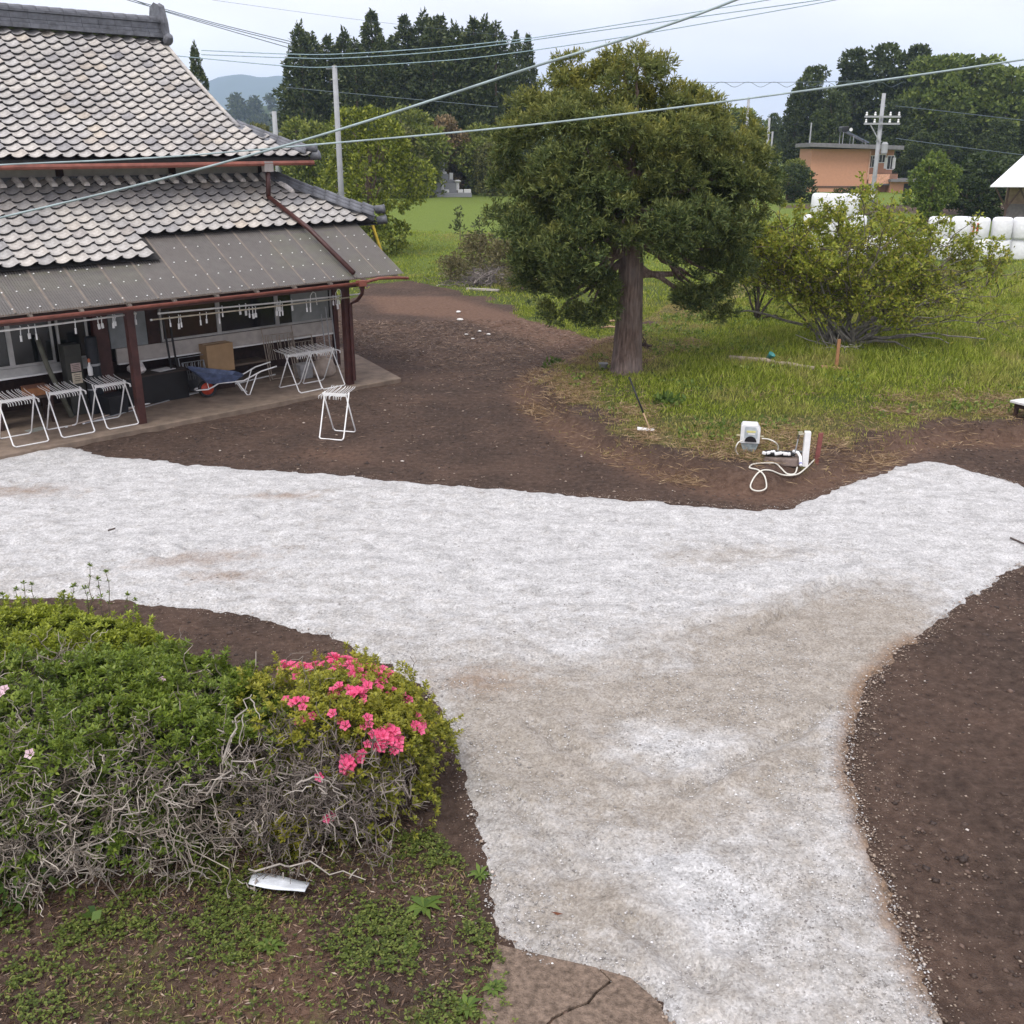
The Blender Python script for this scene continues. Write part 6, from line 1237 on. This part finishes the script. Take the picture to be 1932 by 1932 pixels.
# ------------------------------------------------------------------ things on the mound
HOSE = plain('cream_hose', (.66, .64, .56), .45, .12, 8)
def survey_z(pts, ox, oy, s): return [((ox + a / s) / 1.5652, (oy + b_ / s) / 1.5652) for a, b_ in pts]
def spline(P, sub=5):
    P = np.array(P); n = len(P); Q = []
    for u in np.linspace(0, n - 1, (n - 1) * sub + 1):
        i = min(int(u), n - 2); f = u - i; p0, p1, p2, p3 = P[max(i - 1, 0)], P[i], P[i + 1], P[min(i + 2, n - 1)]; Q.append(tuple(.5 * ((2 * p1) + (-p0 + p2) * f + (2 * p0 - 5 * p1 + 4 * p2 - p3) * f * f + (-p0 + 3 * p1 - 3 * p2 + p3) * f ** 3)))
    return Q
hp = survey_z([(1310, 970), (1305, 1050), (1260, 1110), (1120, 1110), (1000, 1050), (900, 980), (780, 955), (600, 970), (450, 1020), (395, 1090), (430, 1130), (560, 1180), (680, 1260), (730, 1340), (690, 1410), (580, 1440), (460, 1410), (425, 1330), (500, 1240), (620, 1200), (800, 1160), (1050, 1135), (1300, 1125), (1450, 1080), (1580, 1010), (1650, 930), (1660, 870)], 2150, 1230, 6.44)

def hzs(x_, y_):
    o_ = np.array([(i_, j_) for i_ in (-.45, -.15, .15, .45) for j_ in (-.45, -.15, .15, .45)]); return float(hz(x_ + o_[:, 0], y_ + o_[:, 1]).mean())
P = []
for a, b_ in hp:
    z_ = .1
    for _ in range(10):
        p = G(a, b_, z_); z_ = .5 * z_ + .5 * hzs(p[0], p[1])
    p = G(a, b_, z_); p[2] = max(z_, hz1(p[0], p[1])) + .02; P.append(p)
tag(MB().tube(spline(P), .013, 6).build('coiled_hose', HOSE, None, True), 'cream hose looped on the ground at the mound edge', 'hose')
base = GT(1413, 851); o = empty('pump_box', tuple(base), -.22); tag(o, 'grey pump box on a tapered stand near the mound edge', 'pump')
GB_ = plain('grey_blue_housing', (.40, .44, .46), .5, .2, 9); WB_ = plain('white_casting', (.70, .71, .71), .45, .1)
MB().prism([(-.08, -.06, -.05), (.08, -.06, -.05), (.08, .06, -.05), (-.08, .06, -.05)], [(-.15, -.11, .17), (.15, -.11, .17), (.15, .11, .17), (-.15, .11, .17)]).build('stand', plain('mottled_grey_stand', (.30, .35, .36), .6, .4, 14), o)
MB().prism([(-.165, -.13, .17), (.165, -.13, .17), (.165, -.13, .40), (.11, -.13, .50), (-.14, -.13, .50), (-.165, -.13, .46)], [(-.165, .13, .17), (.165, .13, .17), (.165, .13, .40), (.11, .13, .50), (-.14, .13, .50), (-.165, .13, .46)]).build('housing', WB_, o, bevel=.012)
MB().prism([(-.10, -.134, .27), (.12, -.134, .27), (.12, -.134, .40), (.08, -.134, .465), (-.09, -.134, .465), (-.10, -.134, .43)], [(-.10, -.138, .27), (.12, -.138, .27), (.12, -.138, .40), (.08, -.138, .465), (-.09, -.138, .465), (-.10, -.138, .43)][::1]).build('dial_plate', GB_, o)
b = MB(); vs = [(.01 + .10 * math.cos(a), -.142, .205 + .10 * math.sin(a)) for a in np.linspace(0, math.pi, 12)]; b.prism(vs, [(x_, -.150, z_) for x_, _, z_ in vs]); b.build('dark_window', plain('black_window', (.012, .01, .012), .3), o)
MB().box((.01, -.143, .385), (.15, .006, .035)).build('yellow_label', plain('yellow_label_paint', (.62, .58, .24), .5), o); MB().box((.02, -.143, .345), (.12, .006, .02)).build('label_strip', WHITEP, o)
for s in (-1, 1): MB().tube([(s * .16, 0, .27), (s * .23, 0, .27)], .022, 8).build('hose_port', plain('brass', (.45, .40, .25), .4, metal=.5), o)
for nm, pz in (('left', [(280, 460), (200, 490), (150, 580), (150, 660), (195, 730)]), ('right', [(640, 420), (760, 430), (880, 480), (950, 560), (945, 650)])):
    sv = survey_z(pz, 2150, 1230, 6.44); n = len(sv); zs_ = [.28, .27, .19, .09, .02] if nm == 'left' else [.27, .27, .24, .15, .06]; P = [G(a, b_, base[2] + z_) for (a, b_), z_ in zip(sv, zs_)]; P = [np.array([p[0], p[1], p[2]]) - base for p in P]
    R_ = Matrix.Rotation(.22, 3, 'Z'); MB().tube(spline([tuple(R_ @ Vector(p)) for p in P]), .012, 6).build('hose', HOSE, o, True)
# standpipe, stake, stone with tap fittings
base = GT(1518, 876); o = empty('water_standpipe', tuple(base), -.1); tag(o, 'white square water standpipe with a brass tap', 'standpipe')
MB().box((0, 0, .27), (.10, .10, .60)).build('post', WHITEP, o, bevel=.008); MB().tube([(-.05, 0, .52), (-.15, -.02, .52)], .017, 8).build('tap', plain('tarnished_brass', (.50, .46, .34), .35, metal=.6), o); MB().tube([(-.14, -.02, .52), (-.15, -.02, .45)], .02, 8).build('spout', plain('dark_brass', (.10, .09, .07), .4, metal=.5), o); MB().box((-.12, -.02, .56), (.07, .015, .015)).build('tap_lever', plain('brass_lever', (.6, .56, .42), .35, metal=.4), o); MB().tube([(-.15, -.02, .44), (-.17, .02, .2), (-.22, .1, 0)], .010, 6).build('drip_tube', GREYT, o)
base = GT(1540, 872); o = tag(MB().prism([(-.035, -.03, -.1), (.035, -.03, -.1), (.035, .03, -.1), (-.035, .03, -.1)], [(-.035, -.03, .50), (.035, -.03, .52), (.035, .03, .52), (-.035, .03, .50)]).build('wooden_stake', plain('red_brown_stake', (.20, .065, .055), .8, .25, 12)), 'red-brown wooden stake just right of the white standpipe', 'stake'); o.location = base; o.rotation_euler = (0, .06, -.1)
base = GT(1480, 868); o = empty('flat_stone', tuple(base), -.2); tag(o, 'flat brown stone under the tap fittings beside the standpipe', 'stone')
MB().prism([(-.36, -.1, -.04), (-.1, -.24, -.04), (.2, -.24, -.04), (.36, .0, -.04), (.2, .2, -.04), (-.25, .18, -.04)], [(-.34, -.08, .06), (-.1, -.21, .07), (.18, -.21, .08), (.33, .0, .08), (.18, .17, .07), (-.23, .15, .06)]).build('stone_body', plain('brown_stone', (.17, .13, .11), .9, .4, 10), o, bevel=.015)
o = empty('tap_fitting', tuple(base + np.array([0, 0, .08])), -.2); tag(o, 'black and white valve fitting with bent pipe on the flat stone', 'valve')
MB().bar((-.34, -.02, .03), (.16, -.02, .05), .16, .06).build('black_sleeve', plain('black_rubber_sleeve', (.015, .015, .016), .5), o, bevel=.02)
r_ = np.random.default_rng(5)
for k in range(9): MB().box((-.34 + .05 * k + r_.normal() * .01, -.09 + r_.normal() * .02, .055), (r_.uniform(.04, .09), .05, .05), Matrix.Rotation(r_.normal() * .5, 3, 'Y')).build('white_tape', WHITEP, o, bevel=.012)
MB().tube([(.12, -.06, .10), (.20, -.10, .09), (.24, -.16, .04), (.25, -.24, -.06), (.25, -.30, -.07)], .026, 8).build('bent_pipe', WHITEP, o, True); MB().tube([(.25, -.24, -.058), (.25, -.275, -.066)], .030, 8).build('blue_ring', plain('blue_ring_plastic', (.16, .16, .42), .4), o)
for (x_, y_) in ((.22, .06), (.30, .02)): MB().tube([(x_ - .08, y_, .08), (x_ + .08, y_ - .04, .06)], .02, 6).build('grey_elbow', plain('dark_grey_fitting', (.10, .11, .11), .5), o)
# rake
hb_ = GT(1228, 815); tp_ = AT(1187, 711, hb_[1] + .55); o = empty('rake', tuple(hb_)); tag(o, 'long-handled rake with white head stuck in the mound edge', 'rake'); d_ = tp_ - hb_
MB().tube([tuple(d_ * .02), tuple(d_ * .35)], .015, 8).build('wooden_shaft', plain('bare_wood', (.40, .27, .16), .7), o, True); MB().tube([tuple(d_ * .34), tuple(d_ * 1.0)], .017, 8).build('black_grip', plain('black_grip_rubber', (.014, .014, .015), .5), o, True)
MB().add([(-.26, -.05, .05), (.05, -.06, .02), (.07, .05, .03), (-.25, .05, .07), (-.26, -.05, .065), (.05, -.06, .035), (.07, .05, .045), (-.25, .05, .085)], [(0, 3, 2, 1), (4, 5, 6, 7), (0, 1, 5, 4), (1, 2, 6, 5), (2, 3, 7, 6), (3, 0, 4, 7)]).build('rake_head', WHITEP, o)
# log, cup, stake, pots
a_, b_ = GT(1376, 686, .12), GT(1535, 703, .10); o = tag(MB().tube(branch_path(a_, b_, .02, 8, .02), taper(.085, .05, 8), 9).build('fallen_log', plain('pale_log', (.33, .27, .20), .85, .35, 8), None, True), 'pale fallen log lying in the grass before the spreading tree', 'log')
o = tag(MB().tube(branch_path(GT(1548, 700, .08), GT(1610, 702, .05), .0, 5, .02), taper(.06, .03, 5), 7).build('broken_branch', plain('split_orange_wood', (.34, .20, .11), .85)), 'short split branch right of the fallen log', 'branch')
o = empty('teal_cup', tuple(GT(1448, 690, .16)), .3); o.rotation_euler = (.5, .4, .2); tag(o, 'teal plastic cup beside the fallen log', 'cup'); MB().lathe([(.06, 0), (.085, .16), (.09, .17), (.075, .165), (.05, .02)], 12).build('cup_body', plain('teal_plastic', (.06, .30, .28), .4), o, True)
o = empty('grey_pot', tuple(GT(1138, 697, 0)), 0); tag(o, 'small grey pot at the foot of the big trunk', 'pot'); MB().lathe([(.08, 0), (.11, .14), (.12, .15), (.10, .145), (.07, .02)], 12).build('pot_body', plain('grey_pot_clay', (.33, .34, .34), .7), o, True)
o = tag(MB().bar((0, 0, -.1), (0, 0, .75), .07, .04).build('wooden_stake', plain('weathered_orange_stake', (.34, .17, .08), .8)), 'upright orange-brown stake under the spreading tree', 'stake'); o.location = GT(1577, 700)
b = MB(); r_ = np.random.default_rng(9)
for i in range(26): p = np.array([r_.normal() * .35, r_.normal() * .15, r_.random() * .2]); d = unit(r_.normal(size=3) * np.array([1, .6, .3])); b.tube(branch_path(p, p + d * r_.uniform(.3, .9), 0, 5, .12), taper(.018, .008, 5), 4)
o = tag(b.build('dead_branches', leafmat('silver_dead_wood', [(0, (.22, .2, .17)), (1, (.42, .39, .35))], trans=0)), 'silvery dead branches heaped at the foot of the spreading tree', 'branches', kind='stuff'); o.location = GT(1570, 665)
b = MB()
for i in range(9): p = np.array([r_.normal() * .1, r_.normal() * .1, .02]); d = unit(np.array([r_.normal(), r_.normal(), .5])); b.tube(branch_path(p, p + d * r_.uniform(.2, .5), 0, 5, .12), taper(.03, .012, 5), 5)
o = tag(b.build('root_stump', plain('dark_root', (.07, .045, .032), .9)), 'dark upturned root beside the big trunk', 'root'); o.location = GT(1208, 655)
pl_ = GT(905, 548); o = tag(MB().bar((-.5, .2, .04), (.75, -.35, .05), .14, .07).build('concrete_kerb', plain('pale_kerb', (.42, .38, .33), .9)), 'pale kerb piece at the back edge of the cleared soil', 'kerb'); o.location = pl_
for i, (a, b_, lab) in enumerate([(1128, 548, 'short bare branch lying under the conifer left side'), (1085, 606, 'broken light wood piece left of the trunk')]):
    pp_ = GT(1165 if i == 0 else 1150, 610 + 12 * i, .05); o = tag(MB().tube([(-.25, 0, .02), (.0, .03, .04), (.25, -.05, .03)], [.03, .04, .02], 6).build('wood_piece', plain('split_wood', (.42, .28, .17), .8)), lab, 'wood', 'wood bits by the trunk'); o.location = pp_
# white table corner at the right edge
base = GT(1932, 822); o = empty('white_table', tuple(base + np.array([.35, .35, 0])), .45); tag(o, 'weathered white table cut off by the right edge', 'table')
MB().box((.25, 0, .36), (1.1, .8, .05)).build('table_top', plain('weathered_white_board', (.62, .62, .60), .7, .25, 7), o, bevel=.01); MB().box((.25, 0, .29), (.96, .68, .08)).build('apron', DWOOD, o)
for (x_, y_) in ((-.2, -.3), (.7, -.3), (-.2, .3), (.7, .3)): MB().box((x_, y_, .13), (.06, .06, .30)).build('leg', DWOOD, o)
# white scrap under the azalea, twigs on the gravel
a_ = G(478, 1668); o = MB(); nx_ = 8; vs = []
for j in range(4):
    for i in range(nx_): vs.append((i / 7 * .44, -j / 3 * .17 - i * .014, (.04 + .012 * math.sin(i * .7 + j) + .012 * j)))
o.add(vs, [(j * nx_ + i, j * nx_ + i + 1, (j + 1) * nx_ + i + 1, (j + 1) * nx_ + i) for j in range(3) for i in range(nx_ - 1)]); o = o.build('plastic_scrap', plain('grey_white_plastic', (.62, .65, .68), .4), None, True); o.location = (a_[0], a_[1] + .05, .02); so_ = o.modifiers.new('thick', 'SOLIDIFY'); so_.thickness = .006; tag(o, 'torn piece of white plastic sheet under the azalea front', 'plastic scrap')
for (a, b_, c_, d_, lab) in [(205, 1008, 218, 1004, 'short dark stick on the gravel at left'), (1905, 1022, 1935, 1035, 'dark stick on the gravel by the right edge'), ]:
    tag(MB().tube([tuple(GT(a, b_, .06)), tuple(GT(c_, d_, .06))], .014, 5).build('stick', plain('dark_stick', (.08, .06, .05), .8)), lab, 'stick', 'sticks on the gravel')
p = GT(1040, 1732, .055); V, F = kites(np.array([p]), np.array([[1, -.35, .1]]), .09, .03); tag(big('dead_leaf', V, F, plain('brown_leaf', (.22, .08, .04), .7)), 'single brown leaf on the near gravel', 'leaf')

# ------------------------------------------------------------------ air
hzm = bpy.data.materials.new('pale_air'); hzm.use_nodes = True; t = hzm.node_tree; t.nodes.clear(); oo = N(t, 'ShaderNodeOutputMaterial'); pv = N(t, 'ShaderNodeVolumePrincipled'); pv.inputs['Color'].default_value = (.60, .76, 1.0, 1); pv.inputs['Density'].default_value = 2.8e-4; t.links.new(pv.outputs[0], oo.inputs['Volume'])
hzo = MB().box((0, 2100, 126), (12000, 5000, 286)).build('haze', hzm); hzo['kind'] = 'stuff'; hzo['label'] = 'pale blue haze filling the air over the valley'; hzo['category'] = 'haze'
